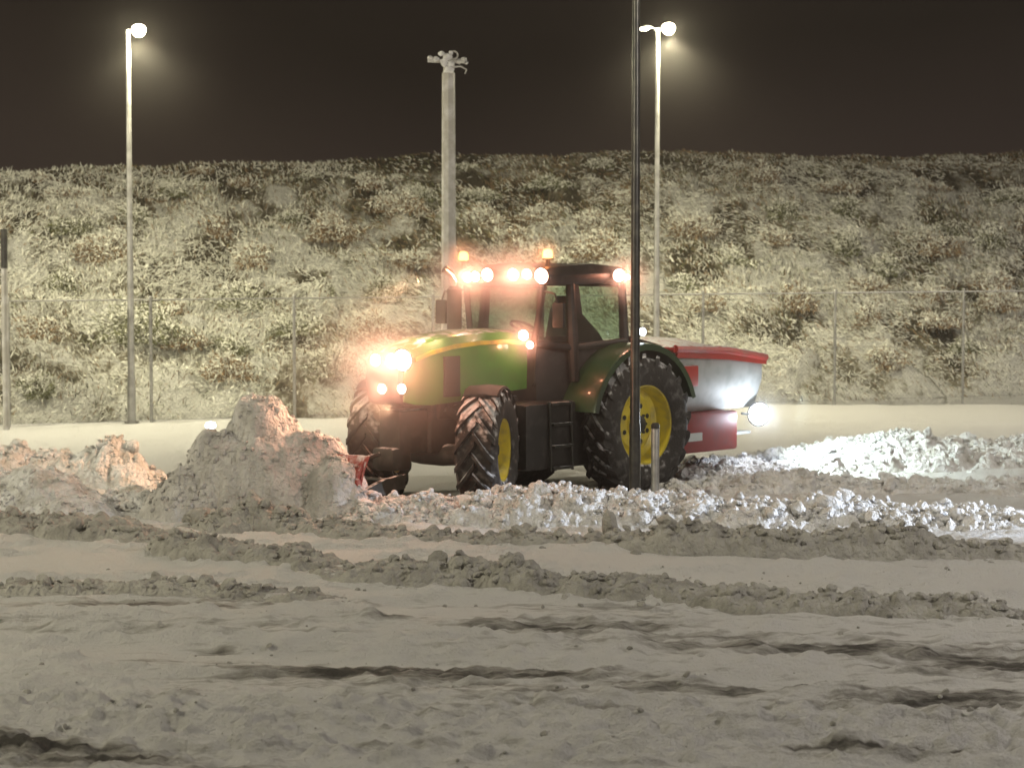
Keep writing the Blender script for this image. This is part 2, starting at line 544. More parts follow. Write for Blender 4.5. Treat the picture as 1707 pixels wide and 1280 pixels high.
# wheel ruts with raised lips
for (px, py, dy, w) in [(1500, 1062, -0.06, 0.16), (1500, 1125, -0.09, 0.14), (600, 1075, 0.02, 0.16), (700, 1190, -0.04, 0.14),
                        (900, 965, 0.01, 0.2), (300, 1010, -0.02, 0.2), (1300, 1190, -0.05, 0.12)]:
    x, y = gnd(px, py)
    q = (GY - (y + dy * (GX - x) + 0.18 * fbm(GX * 0.4, 0 * GX + px, 71, 2))) / w
    m_ = np.clip(0.6 + fbm(GX * 0.7 + px, GX * 0 + 3.1, 73, 2), 0, 1)
    gz = gz + m_ * (-0.028 * np.exp(-q ** 2) + 0.022 * np.exp(-((np.abs(q) - 1.7) / 0.5) ** 2))
for (px, py, lx, wd, h_, tl_) in [(480, 1040, 1.2, .18, .05, -.05), (900, 1085, 1.3, .16, .06, -.06), (620, 1160, 1.1, .14, .05, .05), (1300, 1135, 1.5, .10, .05, -.08),
                                 (1250, 1215, 1.3, .2, .05, .04), (200, 1060, 1.2, .2, .05, 0), (1550, 1210, .7, .18, .06, .1), (380, 1210, 1.4, .25, .05, 0), (1500, 960, 2, .25, .03, 0), (950, 1180, .9, .16, .05, -.1)]:
    x, y = gnd(px, py)
    q_ = (GY - y - tl_ * (GX - x) - .25 * fbm(GX * .5 + px, GX * 0 + 1.7, 83, 3)) / wd
    gz = gz + h_ * np.exp(-q_ ** 2 - ((GX - x) / lx) ** 2) * (1 + .9 * lumps(GX, GY, int(px), .16) + .8 * fbm(GX * 3, GY * 3, int(px) + 1, 3))
gz = np.where(GY > fence_y(GX) + 0.5, gz - 0.25, gz)
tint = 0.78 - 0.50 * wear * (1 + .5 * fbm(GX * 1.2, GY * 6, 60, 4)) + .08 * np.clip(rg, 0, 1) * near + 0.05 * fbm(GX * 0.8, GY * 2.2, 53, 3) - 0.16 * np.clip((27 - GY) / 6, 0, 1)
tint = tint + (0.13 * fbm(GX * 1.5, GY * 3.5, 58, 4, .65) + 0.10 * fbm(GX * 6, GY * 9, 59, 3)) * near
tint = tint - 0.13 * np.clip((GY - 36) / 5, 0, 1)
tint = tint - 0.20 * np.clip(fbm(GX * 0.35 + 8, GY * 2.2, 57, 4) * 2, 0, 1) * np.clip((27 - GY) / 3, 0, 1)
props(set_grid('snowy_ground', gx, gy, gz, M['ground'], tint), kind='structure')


rng = np.random.default_rng(12)
nf = 1500
fx_ = rng.uniform(-6, 6, nf); fy_ = rng.uniform(15.6, 26, nf)
den = np.clip(fbm(fx_ * .5, fy_ * .9, 201, 3) * 1.6 + .15 + 1.1 * np.exp(-((fx_ + 3.0) / 2.4) ** 2 - ((fy_ - 17.2) / 1.6) ** 2), .02, 1)
kk = rng.random(nf) < den
fx_, fy_ = fx_[kk], fy_[kk]
FRONT = (fx_, fy_)


def ground_z(x, y):
    return float(0.05 * fbm(np.array([x * 0.5]), np.array([y * 1.4]), 3, 4)[0])


# ------------------------------------------------------------------ snow clods


def ico(sub):
    bm = bmesh.new(); bmesh.ops.create_icosphere(bm, subdivisions=sub, radius=1)
    bm.verts.index_update()
    v = np.array([p.co[:] for p in bm.verts]); f = np.array([[q.index for q in p.verts] for p in bm.faces])
    bm.free()
    return v, f


ICO = {k: ico(k) for k in (2, 3, 4)}


def clod_shape(sub, seed, cuts=9, flat=0.75):
    g = np.random.default_rng(seed)
    v, f = ICO[sub]
    v = v.copy()
    v = v * (1 + 0.16 * fbm(v[:, 0] * 1.6 + seed, v[:, 1] * 1.6 + v[:, 2] * 1.3, seed, 3))[:, None]
    for _ in range(cuts):
        n = g.normal(size=3); n /= np.linalg.norm(n)
        d = g.uniform(0.5, 0.85)
        e = np.clip(v @ n - d, 0, None)
        v = v - e[:, None] * n * 0.92
    if sub >= 3:
        v = v * (1 + 0.10 * fbm(v[:, 0] * 5 + seed, v[:, 1] * 5 + v[:, 2] * 4, seed + 9, 3))[:, None]
    v[:, 2] *= flat
    return v, f


CLODS = {2: [clod_shape(2, 100 + i, 6) for i in range(10)], 3: [clod_shape(3, 200 + i, 9) for i in range(10)]}


def scatter(P, Rr, sub=2):
    """copies of the clod shapes at points P with radii Rr, as one vertex/face array"""
    Vs, Fs, n = [], [], 0
    for p, r in zip(P, Rr):
        v, f = CLODS[sub][rng.integers(10)]
        a = rng.uniform(0, 2 * PI); b = rng.normal(0, 0.5)
        ca, sa, cb, sb = math.cos(a), math.sin(a), math.cos(b), math.sin(b)
        Rm = np.array([[ca, -sa, 0], [sa, ca, 0], [0, 0, 1]]) @ np.array([[1, 0, 0], [0, cb, -sb], [0, sb, cb]])
        w = (v * (r * rng.uniform(0.75, 1.25, 3))) @ Rm.T + p
        Vs.append(w); Fs.append(f + n); n += len(w)
    return np.concatenate(Vs), np.concatenate(Fs)


ix_ = np.clip(np.searchsorted(gx, FRONT[0]), 0, len(gx) - 1); iy_ = np.clip(np.searchsorted(gy, FRONT[1]), 0, len(gy) - 1)
rr_ = .006 + .03 * rng.random(len(ix_)) ** 3.5
v9, f9 = scatter(np.stack([FRONT[0], FRONT[1], gz[ix_, iy_] + rr_ * .15], 1), rr_, 2)
v9[:, 2] = v9[:, 2]
props(mesh_np('snow_crumbs', v9, f9, M['dirty'], sharp=40), 'small loose snow crumbs strewn over the packed foreground', 'snow crumbs', kind='stuff')


def windrow(name, pts, seed, m, label, nclod=600, cr=(0.014, 0.062), big=0, lump=1.0, step=0.026, cat='snow ridge'):
    """pts: (px, py of the centre line on flat ground, height, half width)"""
    P = np.array([[*gnd(a, b), h, w] for a, b, h, w in pts])
    seg = np.hypot(np.diff(P[:, 0]), np.diff(P[:, 1]))
    s = np.concatenate([[0], np.cumsum(seg)])
    L = s[-1]
    ss = np.arange(0, L, step)
    wmax = P[:, 3].max()
    tt = np.arange(-1.15, 1.1501, step / wmax)
    cx = np.interp(ss, s, P[:, 0]); cy = np.interp(ss, s, P[:, 1])
    hh = np.interp(ss, s, P[:, 2]); ww = np.interp(ss, s, P[:, 3])
    k = np.ones(25) / 25
    pad = lambda a: np.convolve(np.pad(a, 12, 'edge'), k, 'valid')
    cx, cy, hh, ww = map(pad, (cx, cy, hh, ww))
    tx, ty = np.gradient(cx), np.gradient(cy)
    l = np.hypot(tx, ty); nx, ny = -ty / l, tx / l
    X = cx[:, None] + nx[:, None] * tt[None] * ww[:, None]
    Y = cy[:, None] + ny[:, None] * tt[None] * ww[:, None]
    wob = 0.28 * fbm(X * 0.9, Y * 0.9, seed + 2, 3)
    q = np.clip(1 - np.abs(tt[None] + wob) ** 1.5, 0, 1)
    var = np.clip(0.78 + 0.75 * fbm(ss * 0.9, ss * 0 + seed, seed + 3, 4), 0.25, 1.5)
    ends = np.clip(np.minimum(ss, L - ss) / 0.5, 0, 1)
    A = (hh * var * ends)[:, None]
    Z = A * q ** 0.8
    edge = np.clip(q * 3, 0, 1)
    Z = Z + edge * lump * ends[:, None] * (0.13 * lumps(X, Y, seed + 11, 0.36) + 0.075 * lumps(X, Y, seed + 12, 0.17)
                      + 0.05 * lumps(X, Y, seed + 13, 0.085)) * (0.5 + 1.2 * np.clip(A, 0, 0.6))
    Z = Z + edge * (0.045 * fbm(X * 5, Y * 5, seed + 15, 4, .6) + 0.03 * np.abs(fbm(X * 11, Y * 11, seed + 16, 3)) - 0.05 * np.clip(.15 - np.abs(fbm(X * 3.3, Y * 3.3, seed + 17, 3)), 0, 1) * 3) * lump - 0.10 * (1 - edge) - 0.02
    V = np.stack([X, Y, Z], -1).reshape(-1, 3)
    F = grid_faces(len(ss), len(tt))
    o = mesh_np(name, V, F, m, sharp=50)
    props(o, label, cat, kind='stuff')
    if nclod:
        i = rng.integers(0, len(ss), nclod)
        t = rng.normal(0, 0.52, nclod); t = np.clip(t, -1.35, 1.35)
        j = np.clip(np.searchsorted(tt, t), 0, len(tt) - 1)
        rr = cr[0] + (cr[1] - cr[0]) * rng.random(nclod) ** 2.6
        px_ = cx[i] + nx[i] * t * ww[i]; py_ = cy[i] + ny[i] * t * ww[i]
        pz = np.maximum(Z[i, j], 0) + rr * 0.25
        v, f = scatter(np.stack([px_, py_, pz], 1), rr * (0.5 + 0.5 * ends[i]), 2)
        nb = big
        if nb:
            i = rng.integers(0, len(ss), nb); t = rng.uniform(-0.8, 0.8, nb)
            j = np.clip(np.searchsorted(tt, t), 0, len(tt) - 1)
            rr = rng.uniform(0.06, 0.14, nb)
            v2, f2 = scatter(np.stack([cx[i] + nx[i] * t * ww[i], cy[i] + ny[i] * t * ww[i], np.maximum(Z[i, j], 0) + rr * 0.1], 1), rr, 3)
            v, f = np.concatenate([v, v2]), np.concatenate([f, f2 + len(v)])
        c = mesh_np(name + '_clods', v, f, m, sharp=40)
        props(c, 'loose crumbs on the ' + label, 'snow clods', kind='stuff')
    return o


windrow('snow_windrow', [(-60, 806, .46, .6), (80, 806, .50, .65), (200, 808, .50, .55), (280, 818, .2, .4)], 1, M['clod'],
        'low lumpy snow ridge lit orange at the left edge', 420, big=14)
windrow('snow_windrow', [(120, 850, .18, .5), (260, 854, .20, .45), (420, 860, .15, .5), (560, 860, .20, .55), (690, 864, .20, .55), (780, 864, .18, .5)], 2, M['clod'],
        'crumbly snow ridge right in front of the tall snow pile', 700, big=22)
windrow('snow_windrow', [(540, 878, .10, .35), (700, 870, .19, .85), (880, 869, .27, 1.05), (1060, 871, .23, 1.1), (1250, 873, .21, 1.15), (1450, 874, .18, 1.15), (1760, 876, .16, 1.1)], 3, M['clod'],
        'broad blue-white lumpy snow ridge in front of the tractor wheels', 3600, big=90, lump=1.5)
windrow('snow_windrow', [(1060, 826, .12, .7), (1200, 822, .18, .8), (1420, 816, .26, .9), (1560, 820, .2, .8), (1760, 826, .14, .7)], 4, M['clod'],
        'pinkish lumpy snow ridge between spreader and blue-white ridge', 700, big=20)
windrow('snow_windrow', [(1110, 796, .08, .9), (1200, 790, .12, 1.3), (1330, 782, .20, 1.5), (1480, 774, .30, 1.6), (1620, 768, .34, 1.6), (1780, 764, .34, 1.6)], 5, M['clod'],
        'brightly lit lumpy snow ridge behind the spreader at right', 2200, big=70, lump=1.25)
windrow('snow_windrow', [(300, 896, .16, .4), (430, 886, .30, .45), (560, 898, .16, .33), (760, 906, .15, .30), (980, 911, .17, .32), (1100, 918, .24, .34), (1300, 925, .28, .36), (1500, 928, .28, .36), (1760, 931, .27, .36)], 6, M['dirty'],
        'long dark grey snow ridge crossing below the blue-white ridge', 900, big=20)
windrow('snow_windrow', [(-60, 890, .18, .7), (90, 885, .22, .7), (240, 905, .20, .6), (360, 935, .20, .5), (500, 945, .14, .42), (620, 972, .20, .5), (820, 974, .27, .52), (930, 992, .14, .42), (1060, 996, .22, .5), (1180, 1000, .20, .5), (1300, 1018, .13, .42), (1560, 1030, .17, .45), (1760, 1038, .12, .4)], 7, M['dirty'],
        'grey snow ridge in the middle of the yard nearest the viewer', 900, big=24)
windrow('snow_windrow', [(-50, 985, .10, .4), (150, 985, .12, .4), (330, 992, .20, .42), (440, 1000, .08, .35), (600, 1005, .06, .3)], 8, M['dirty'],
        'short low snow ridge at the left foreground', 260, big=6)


def mound(name, label, cones, seed, m, cat, step=0.025, rim=0.05, kind=None):
    """cones: (px, py ground, height, rx, ry, power)"""
    cs = [(*gnd(a, b), h, rx, ry, pw) for a, b, h, rx, ry, pw in cones]
    x0 = min(c[0] - c[3] for c in cs) - .1; x1 = max(c[0] + c[3] for c in cs) + .1
    y0 = min(c[1] - c[4] for c in cs) - .1; y1 = max(c[1] + c[4] for c in cs) + .1
    xs, ys = np.arange(x0, x1, step), np.arange(y0, y1, step)
    X, Y = np.meshgrid(xs, ys, indexing='ij')
    Xw = X + 0.10 * fbm(X * 1.7, Y * 1.7, seed, 3); Yw = Y + 0.10 * fbm(X * 1.7, Y * 1.7, seed + 4, 3)
    Z = np.zeros_like(X)
    for cx, cy, h, rx, ry, pw in cs:
        r = np.sqrt(((Xw - cx) / rx) ** 2 + ((Yw - cy) / ry) ** 2)
        Z = np.maximum(Z, h * np.clip(1 - r ** pw, 0, 1))
    e = np.clip(Z * 5, 0, 1)
    Z = Z + e * (rim * fbm(X * 3, Y * 3, seed + 1, 4) + rim * 1.0 * lumps(X, Y, seed + 2, 0.30) + rim * 0.6 * lumps(X, Y, seed + 3, 0.12)) - 0.06 * (1 - e)
    V = np.stack([X, Y, Z], -1).reshape(-1, 3)
    F = grid_faces(len(xs), len(ys))
    keep = (V[F][:, :, 2].max(1) > -0.055)
    o = mesh_np(name, V, F[keep], m, sharp=60)
    i = rng.integers(0, len(xs), 900); j = rng.integers(0, len(ys), 900)
    k = Z[i, j] > .12
    i, j = i[k], j[k]
    rr = .014 + .045 * rng.random(len(i)) ** 3
    v9, f9 = scatter(np.stack([xs[i], ys[j], Z[i, j] + rr * .2], 1), rr, 2)
    props(mesh_np('crumbs', v9, f9, m, o, sharp=40), kind='stuff')
    return props(o, label, cat, kind=kind)


# the heap in front of the plough, with a rounded hump behind its crest
mound('snow_pile', 'tall heap of snow pushed up in front of the plough', [
    (450, 860, 1.06, 1.15, .85, 2.2), (385, 858, 1.02, .85, .85, 1.9), (505, 858, 1.04, .90, .85, 3.0),
    (540, 857, .94, 0.46, 0.8, 3.4), (556, 866, .78, .42, .6, 2.8), (440, 855, 1.44, .50, .62, 5.0), (470, 855, 1.24, .50, .6, 3.0), (408, 853, 1.20, .34, .5, 3.0),
    (582, 868, .45, .34, .5, 1.8), (352, 856, 1.04, .42, .6, 3.2), (330, 860, 0.62, .80, 0.8, 1.6)], 5, M['dirty2'], 'snow pile', rim=0.075)
mound('snow_mound', 'rounded grey snow mound at the left edge', [
    (70, 862, .62, .95, .75, 1.9), (0, 858, .58, .8, .8, 1.8), (110, 866, .38, .8, .7, 1.5), (-60, 858, .6, .8, .8, 1.8)], 8, M['clod'], 'snow mound', rim=0.05)


def chunk(px, py, r, label, seed, sx=1.0, sz=0.8, lift=0.0, m='clod'):
    x, y = gnd(px, py)
    v, f = clod_shape(4, seed, 10, sz)
    v = v * np.array([r * sx, r, r])
    v = v * (1 + 0.05 * lumps(v[:, 0] * 3 + seed, v[:, 1] * 3 + v[:, 2] * 2, seed, 0.3))[:, None]
    v += np.array([x, y, r * sz * 0.55 + lift])
    o = mesh_np('snow_chunk', v, f, M[m], sharp=45)
    return props(o, label, 'snow chunk', 'big frozen chunks of snow')


chunk(900, 872, .25, 'large flat-faced snow chunk just left of the tall dark pole', 301, 1.15, .95, .16)
chunk(975, 862, .12, 'small snow chunk beside the rear tyre left of the dark pole', 302, 1, .8, .18)
chunk(457, 862, .24, 'big snow chunk standing in front of the middle of the snow pile', 303, 1.1, .9, .0)
chunk(345, 862, .14, 'pale egg-shaped snow chunk left of the bigger chunk', 304, .8, 1.2, .02)
chunk(374, 866, .14, 'small grey snow chunk leaning against the pale egg-shaped one', 305, 1, .8)
chunk(1018, 905, .13, 'pointed snow lump standing up on the dark ridge', 306, .8, 1.5, .12, 'dirty')
chunk(190, 800, .24, 'angular orange-lit chunk on top of the left ridge', 307, 1.1, .8, .26)
chunk(335, 886, .2, 'dark grey chunk at the left end of the long dark ridge', 308, 1.1, .9, .02, 'dirty')
chunk(220, 850, .22, 'rounded chunk at the left foot of the snow pile', 309, 1.2, .9, .05)
chunk(1100, 996, .15, 'rounded grey chunk on the middle ridge near the viewer', 310, 1.3, .9, .03, 'dirty')

# ------------------------------------------------------------------ embankment
def hill_z(X, Y, det=True):
    d = (Y - fence_y(X)) * 0.93 - 0.35
    k = np.clip(d / 12.0, 0, 1)
    z = (5.27 + 0.026 * np.clip(X + 9, -3, 24)) * (k ** 0.95)
    z = z + 0.25 * k * fbm(X * 0.16, Y * 0.16, 90, 2)
    if det:
        w = np.clip(d * 2, 0, 1) * (1 - 0.8 * np.clip((d - 9.5) / 2.5, 0, 1))
        z = z + w * (0.30 * fbm(X * 0.55, Y * 0.55, 91, 3) + 0.44 * lumps(X, Y, 92, 1.35) + 0.22 * lumps(X, Y, 93, 0.55) + 0.05 * lumps(X, Y, 94, 0.2))
    z = np.where(d > 12.2, z - (d - 12.2) * 0.10, z)
    z = np.where(d < 0, -0.3, z)
    return z


hx = axis(-120, 120, -14.5, 15.5, 0.075, 4)
hd = np.unique(np.concatenate([np.arange(0.0, 15, 0.075), np.geomspace(15, 140, 40)]))
HX, HD = np.meshgrid(hx, hd, indexing='ij')
HY = fence_y(HX) + HD
HZ = hill_z(HX, HY)
cav = lumps(HX, HY, 92, 1.35) * 0.6 + lumps(HX, HY, 93, 0.55) * 0.5
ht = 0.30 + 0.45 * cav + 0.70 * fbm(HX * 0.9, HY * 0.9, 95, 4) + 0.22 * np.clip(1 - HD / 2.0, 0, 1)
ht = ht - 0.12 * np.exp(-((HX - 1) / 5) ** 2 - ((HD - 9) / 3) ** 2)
ht = ht - 0.35 * np.clip((HD - 9.8) / 2.6, 0, 1)  # crest darkened in colour for the lamplight fading out up there
V = np.stack([HX, HY, HZ], -1).reshape(-1, 3)
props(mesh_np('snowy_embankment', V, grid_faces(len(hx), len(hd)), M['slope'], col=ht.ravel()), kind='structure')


def blade_mat(name):
    m = bpy.data.materials.new(name); m.use_nodes = True
    nt = m.node_tree; b = nt.nodes['Principled BSDF']
    a = nt.nodes.new('ShaderNodeAttribute'); a.attribute_name = 'tint'
    nt.links.new(a.outputs['Color'], b.inputs['Base Color'])
    b.inputs['Roughness'].default_value = 0.9; b.inputs['Specular IOR Level'].default_value = 0.2
    return m


M['blade'] = blade_mat('frosted_stalks')
PAL_SNOW = np.array([0.85, 0.85, 0.76]); PAL_BR = np.array([0.27, 0.19, 0.11]); PAL_OL = np.array([0.15, 0.16, 0.08]); PAL_DK = np.array([0.05, 0.045, 0.03])


def blades(P, D, Lr, Wr, col):
    """tapered bent stalks: 5 vertices each (two quads folded into one quad + tip triangle as tris)"""
    n = len(P)
    D = D / np.linalg.norm(D, axis=1)[:, None]
    side = np.cross(D, rng.normal(size=(n, 3)) * 0.5 + np.array([0, -1.0, 0.2]))
    side /= np.linalg.norm(side, axis=1)[:, None] + 1e-9
    a = P - side * Wr[:, None] * .5; b = P + side * Wr[:, None] * .5
    mid = P + D * Lr[:, None] * .55
    c = mid + side * Wr[:, None] * .45; d = mid - side * Wr[:, None] * .45
    tip = P + D * Lr[:, None] + np.array([0, 0, -1.0]) * (Lr * 0.16)[:, None]
    V = np.stack([a, b, c, d, tip], 1).reshape(-1, 3)
    o = np.arange(n)[:, None] * 5
    F = np.concatenate([o + np.array([[0, 1, 2]]), o + np.array([[0, 2, 3]]), o + np.array([[3, 2, 4]])])
    return V, F, np.repeat(col, 5, axis=0)


N = 260000
bxx = rng.uniform(-13.5, 14.5, N); bd = rng.uniform(0.25, 13.6, N)
byy = fence_y(bxx) + bd
bz = hill_z(bxx, byy)
dens = fbm(bxx * 0.7, byy * 0.7, 101, 3) * 0.5 + 0.5
keep = rng.random(N) < (0.10 + 0.90 * np.clip((dens - .3) * 2.6, 0, 1)) * np.clip(0.35 + bd / 4, 0, 1)
bxx, byy, bz, bd = bxx[keep], byy[keep], bz[keep], bd[keep]
n = len(bxx)
fieldx = fbm(bxx * 0.35, byy * 0.35, 103, 2)
lean = np.where(bxx < -4, 0.1, -0.75) + 0.9 * fieldx
D = np.stack([lean + rng.normal(0, .45, n), rng.normal(-0.35, .35, n), np.full(n, 0.75) + rng.normal(0, .3, n)], 1)
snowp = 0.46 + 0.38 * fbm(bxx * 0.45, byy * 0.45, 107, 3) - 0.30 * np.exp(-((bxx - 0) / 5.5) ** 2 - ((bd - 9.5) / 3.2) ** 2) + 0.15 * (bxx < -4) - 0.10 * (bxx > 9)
snowp = snowp - .25 * np.clip((bd - 9.8) / 2.6, 0, 1)  # fewer white blades near the crest, dimmer light put into the colour
u = rng.random(n)
col = np.where((u < snowp)[:, None], PAL_SNOW * rng.uniform(.65, 1.0, (n, 1)),
               np.where((rng.random(n) < .45 + .3 * fbm(bxx * .5, byy * .5, 109, 2))[:, None], PAL_BR * rng.uniform(.6, 1.5, (n, 1)),
                        np.where((rng.random(n) < .6)[:, None], PAL_OL * rng.uniform(.6, 1.6, (n, 1)), PAL_DK)))
Lr = rng.uniform(.07, .26, n) * np.where(bd > 11.4, .8, 1)
Wr = np.where(u < snowp, rng.uniform(.010, .032, n), rng.uniform(.007, .020, n))
v, f, cc = blades(np.stack([bxx, byy, bz - .03], 1), D, Lr, Wr, col)
def twigs(P, D, Lr, Wr, g):
    n = len(P)
    D = D / np.linalg.norm(D, axis=1)[:, None]
    s1 = np.cross(D, g.normal(size=(n, 3))); s1 /= np.linalg.norm(s1, axis=1)[:, None]
    s2 = np.cross(D, s1)
    curl = g.normal(0, .35, n)
    st = []
    for t, rr in ((0, .55), (.33, 1.0), (.68, .85), (1.0, .2)):
        c = P + D * (Lr * t)[:, None] + s1 * (Lr * curl * t * t)[:, None] + np.array([0, 0, -.38]) * (Lr * t * t)[:, None]
        w = (Wr * rr * g.uniform(.7, 1.3, n))[:, None]
        st += [c + s1 * w, c + s2 * w * .6, c - s1 * w, c - s2 * w * .6]
    V = np.stack(st, 1).reshape(-1, 3)
    q = []
    for i in range(3):
        for k in range(4): q.append([i * 4 + k, i * 4 + (k + 1) % 4, (i + 1) * 4 + (k + 1) % 4, (i + 1) * 4 + k])
    q.append([12, 13, 14, 15])
    F = (np.arange(n)[:, None, None] * 16 + np.array(q)[None]).reshape(-1, 4)
    return V, F


NP = 80000
g9 = np.random.default_rng(77)
qx = g9.uniform(-13.5, 14.5, NP); qd = g9.uniform(0.3, 12.9, NP)
qy = fence_y(qx) + qd
pr = 0.46 + 1.9 * fbm(qx * .9, qy * .9, 121, 3) - 0.60 * np.exp(-((qx + 1.0) / 4.6) ** 2 - ((qd - 9.6) / 2.8) ** 2) + .12 * (qx < -3.5)
pr = pr - .45 * np.clip((qd - 9.8) / 2.6, 0, 1)  # white twigs thinned at the crest to paint in the lamps' fall-off
kk = g9.random(NP) < np.clip(pr, 0.05, 1)
qx, qy, qd = qx[kk], qy[kk], qd[kk]
n9 = len(qx)
fl = fbm(qx * .4, qy * .4, 131, 2)
D9 = np.stack([np.where(qx < -4, .1, -.55) + fl * 1.6 + g9.normal(0, .6, n9), g9.normal(-.35, .5, n9), g9.normal(.55, .35, n9)], 1)
v9, f9 = twigs(np.stack([qx, qy, hill_z(qx, qy) + g9.uniform(-.02, .10, n9)], 1), D9, g9.uniform(.06, .27, n9), g9.uniform(.005, .015, n9), g9)
props(mesh_np('snow_laden_twigs', v9, f9, M['blade'], sharp=None, col=np.repeat(PAL_SNOW[None] * np.array([[1.08, 1.08, 1.1]]) * g9.uniform(.75, 1.0, (n9, 1)), 16, axis=0)), 'snow-laden bent twigs on the scrub of the embankment', 'twigs', kind='stuff')
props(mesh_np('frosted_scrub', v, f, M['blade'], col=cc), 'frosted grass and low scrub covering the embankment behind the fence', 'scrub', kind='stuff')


def bush(x, d, r, hgt, dark, seed):
    g = np.random.default_rng(seed)
    y = fence_y(x) + d
    z = float(hill_z(np.array([x]), np.array([y]))[0])
    root = empty('snowy_bush', (x, y, z - .08))
    # stems
    st = MB()
    for k in range(9):
        a = g.uniform(0, 2 * PI); e = g.uniform(.3, .85)
        tip = Vector((math.cos(a) * r * e, math.sin(a) * r * e, hgt * g.uniform(.6, 1)))
        mid = tip * .5 + Vector((0, 0, hgt * .12))
        st.tube([(0, 0, 0), mid, tip], [.022, .014, .005], 5)
    st.build('stem', M['bark'], root)
    n = int(3000 * (r / .6) ** 1.6)
    th, ph = g.uniform(0, 2 * PI, n), g.uniform(0, 1, n)
    rad = g.uniform(.1, 1.0, n) ** .5 * (1 + .6 * fbm(np.cos(th) * 2 + seed, np.sin(th) * 2 + ph * 3, seed, 3))
    P = np.stack([np.cos(th) * np.sqrt(1 - ph ** 2) * rad * r, np.sin(th) * np.sqrt(1 - ph ** 2) * rad * r, ph * rad * hgt + .02], 1)
    Dv = .35 * P / (np.linalg.norm(P, axis=1)[:, None] + 1e-6) + g.normal(0, .7, (n, 3)) + np.array([-.35, -.1, .15])
    top = np.clip(P[:, 2] / hgt, 0, 1)
    u = g.random(n) < (0.22 + (.35 if dark else .60) * top)
    c = np.where(u[:, None], PAL_SNOW * g.uniform(.7, 1, (n, 1)), (PAL_OL if g.random() < .55 else PAL_BR) * g.uniform(.4, 1.3, (n, 1)))
    v, f, cc = blades(P, Dv, g.uniform(.05, .15, n), np.where(u, g.uniform(.010, .030, n), g.uniform(.008, .024, n)), c)
    mesh_np('foliage', v, f, M['blade'], root, col=cc)
    if dark == 2: lab = 'large dark hollow shrub beside the left street lamp, little snow on it'
    elif dark: lab = 'dark olive shrub with bare gaps among the snow-laden ones on the embankment'
    else: lab = 'snow-laden pale shrub on the embankment behind the fence'
    props(root, lab, 'bush', {0: 'snow-laden shrubs on the embankment', 1: 'dark shrubs on the embankment'}.get(dark))
    return root


M['bark'] = mat('twig_bark', (0.07, 0.055, 0.04), 0.9)
gb = np.random.default_rng(5)
spots = []
for k in range(400):
    x, d = gb.uniform(-12.5, 13.5), gb.uniform(.9, 12.6)
    if all((x - a) ** 2 + (d - b) ** 2 * 1.0 > 1.25 ** 2 for a, b in spots): spots.append((x, d))
    if len(spots) >= 110: break
for k, (x, d) in enumerate(spots):
    dk = 1 if gb.random() < .30 else 0
    bush(x, d, gb.uniform(.32, .72) * (.6 if d > 11 else 1), gb.uniform(.30, .65) * (.35 if d > 11 else .6 if d > 9.5 else 1), dk, 400 + k)
bush(gnd(205, 700)[0], 3.2, .95, .75, 2, 901)

# ------------------------------------------------------------------ chain-link fence
fpx = [(13, 711), (251, 708), (490, 699), (722, 692), (948, 686), (1172, 676), (1392, 668), (1606, 662)]
froot_x = FX1
fence = empty('chain_link_fence', (FX1, FY1, 0))
props(fence, 'tall wire mesh fence with thin steel posts along the foot of the embankment', 'fence')
posts = []
for px, py in fpx:
    X = (px - 853.5) / CF * gY(py)
    for _ in range(3): X = (px - 853.5) / CF * fence_y(X)
    posts.append((X, fence_y(X)))
posts = [(posts[0][0] - 2.9, fence_y(posts[0][0] - 2.9))] + posts + [(posts[-1][0] + 2.9, fence_y(posts[-1][0] + 2.9))]
FH = 2.38
for i, (x, y) in enumerate(posts):
    lx, ly = x - FX1, y - FY1
    b = MB()
    b.tube([(lx, ly, -.1), (lx, ly, FH + .04)], .032, 10)
    b.lathe([(0, FH + .075), (.03, FH + .07), (.04, FH + .045), (.034, FH + .03)], 10, c=(lx, ly, 0))
    for z in (.35, 1.2, 2.05): b.lathe([(.033, z - .02), (.044, z - .02), (.044, z + .02), (.033, z + .02)], 10, c=(lx, ly, 0))
    b.build('fence_post', M['steel'], fence)
for i in range(len(posts) - 1):
    (x0, y0), (x1, y1) = posts[i], posts[i + 1]
    a, bb = Vector((x0 - FX1, y0 - FY1 - .05, 0)), Vector((x1 - FX1, y1 - FY1 - .05, 0))
    u = (bb - a); Ln = u.length; u.normalize()
    r = MB()
    r.tube([a + Vector((0, 0.05, FH)), bb + Vector((0, 0.05, FH))], .017, 8)
    r.build('top_rail', M['steel'], fence)
    w = MB()
    pitch = .095
    for sgn in (1, -1):
        s0 = -FH
        while s0 < Ln:
            lo, hi = max(0, -s0), min(FH, Ln - s0)
            if hi - lo > .03:
                if sgn > 0: p, q = a + u * (s0 + lo) + Vector((0, 0, lo + .03)), a + u * (s0 + hi) + Vector((0, 0, hi + .03 - .04))
                else: p, q = a + u * (s0 + lo) + Vector((0, 0.004, FH - lo)), a + u * (s0 + hi) + Vector((0, 0.004, FH - hi + .03))
                w.tube([p, q], .0011, 3, caps=False)
            s0 += pitch
    for z in (.06, 1.2): w.tube([a + Vector((0, 0, z)), bb + Vector((0, 0, z))], .0035, 4, caps=False)
    w.build('wire_mesh', M['wire'], fence, sharp=None)


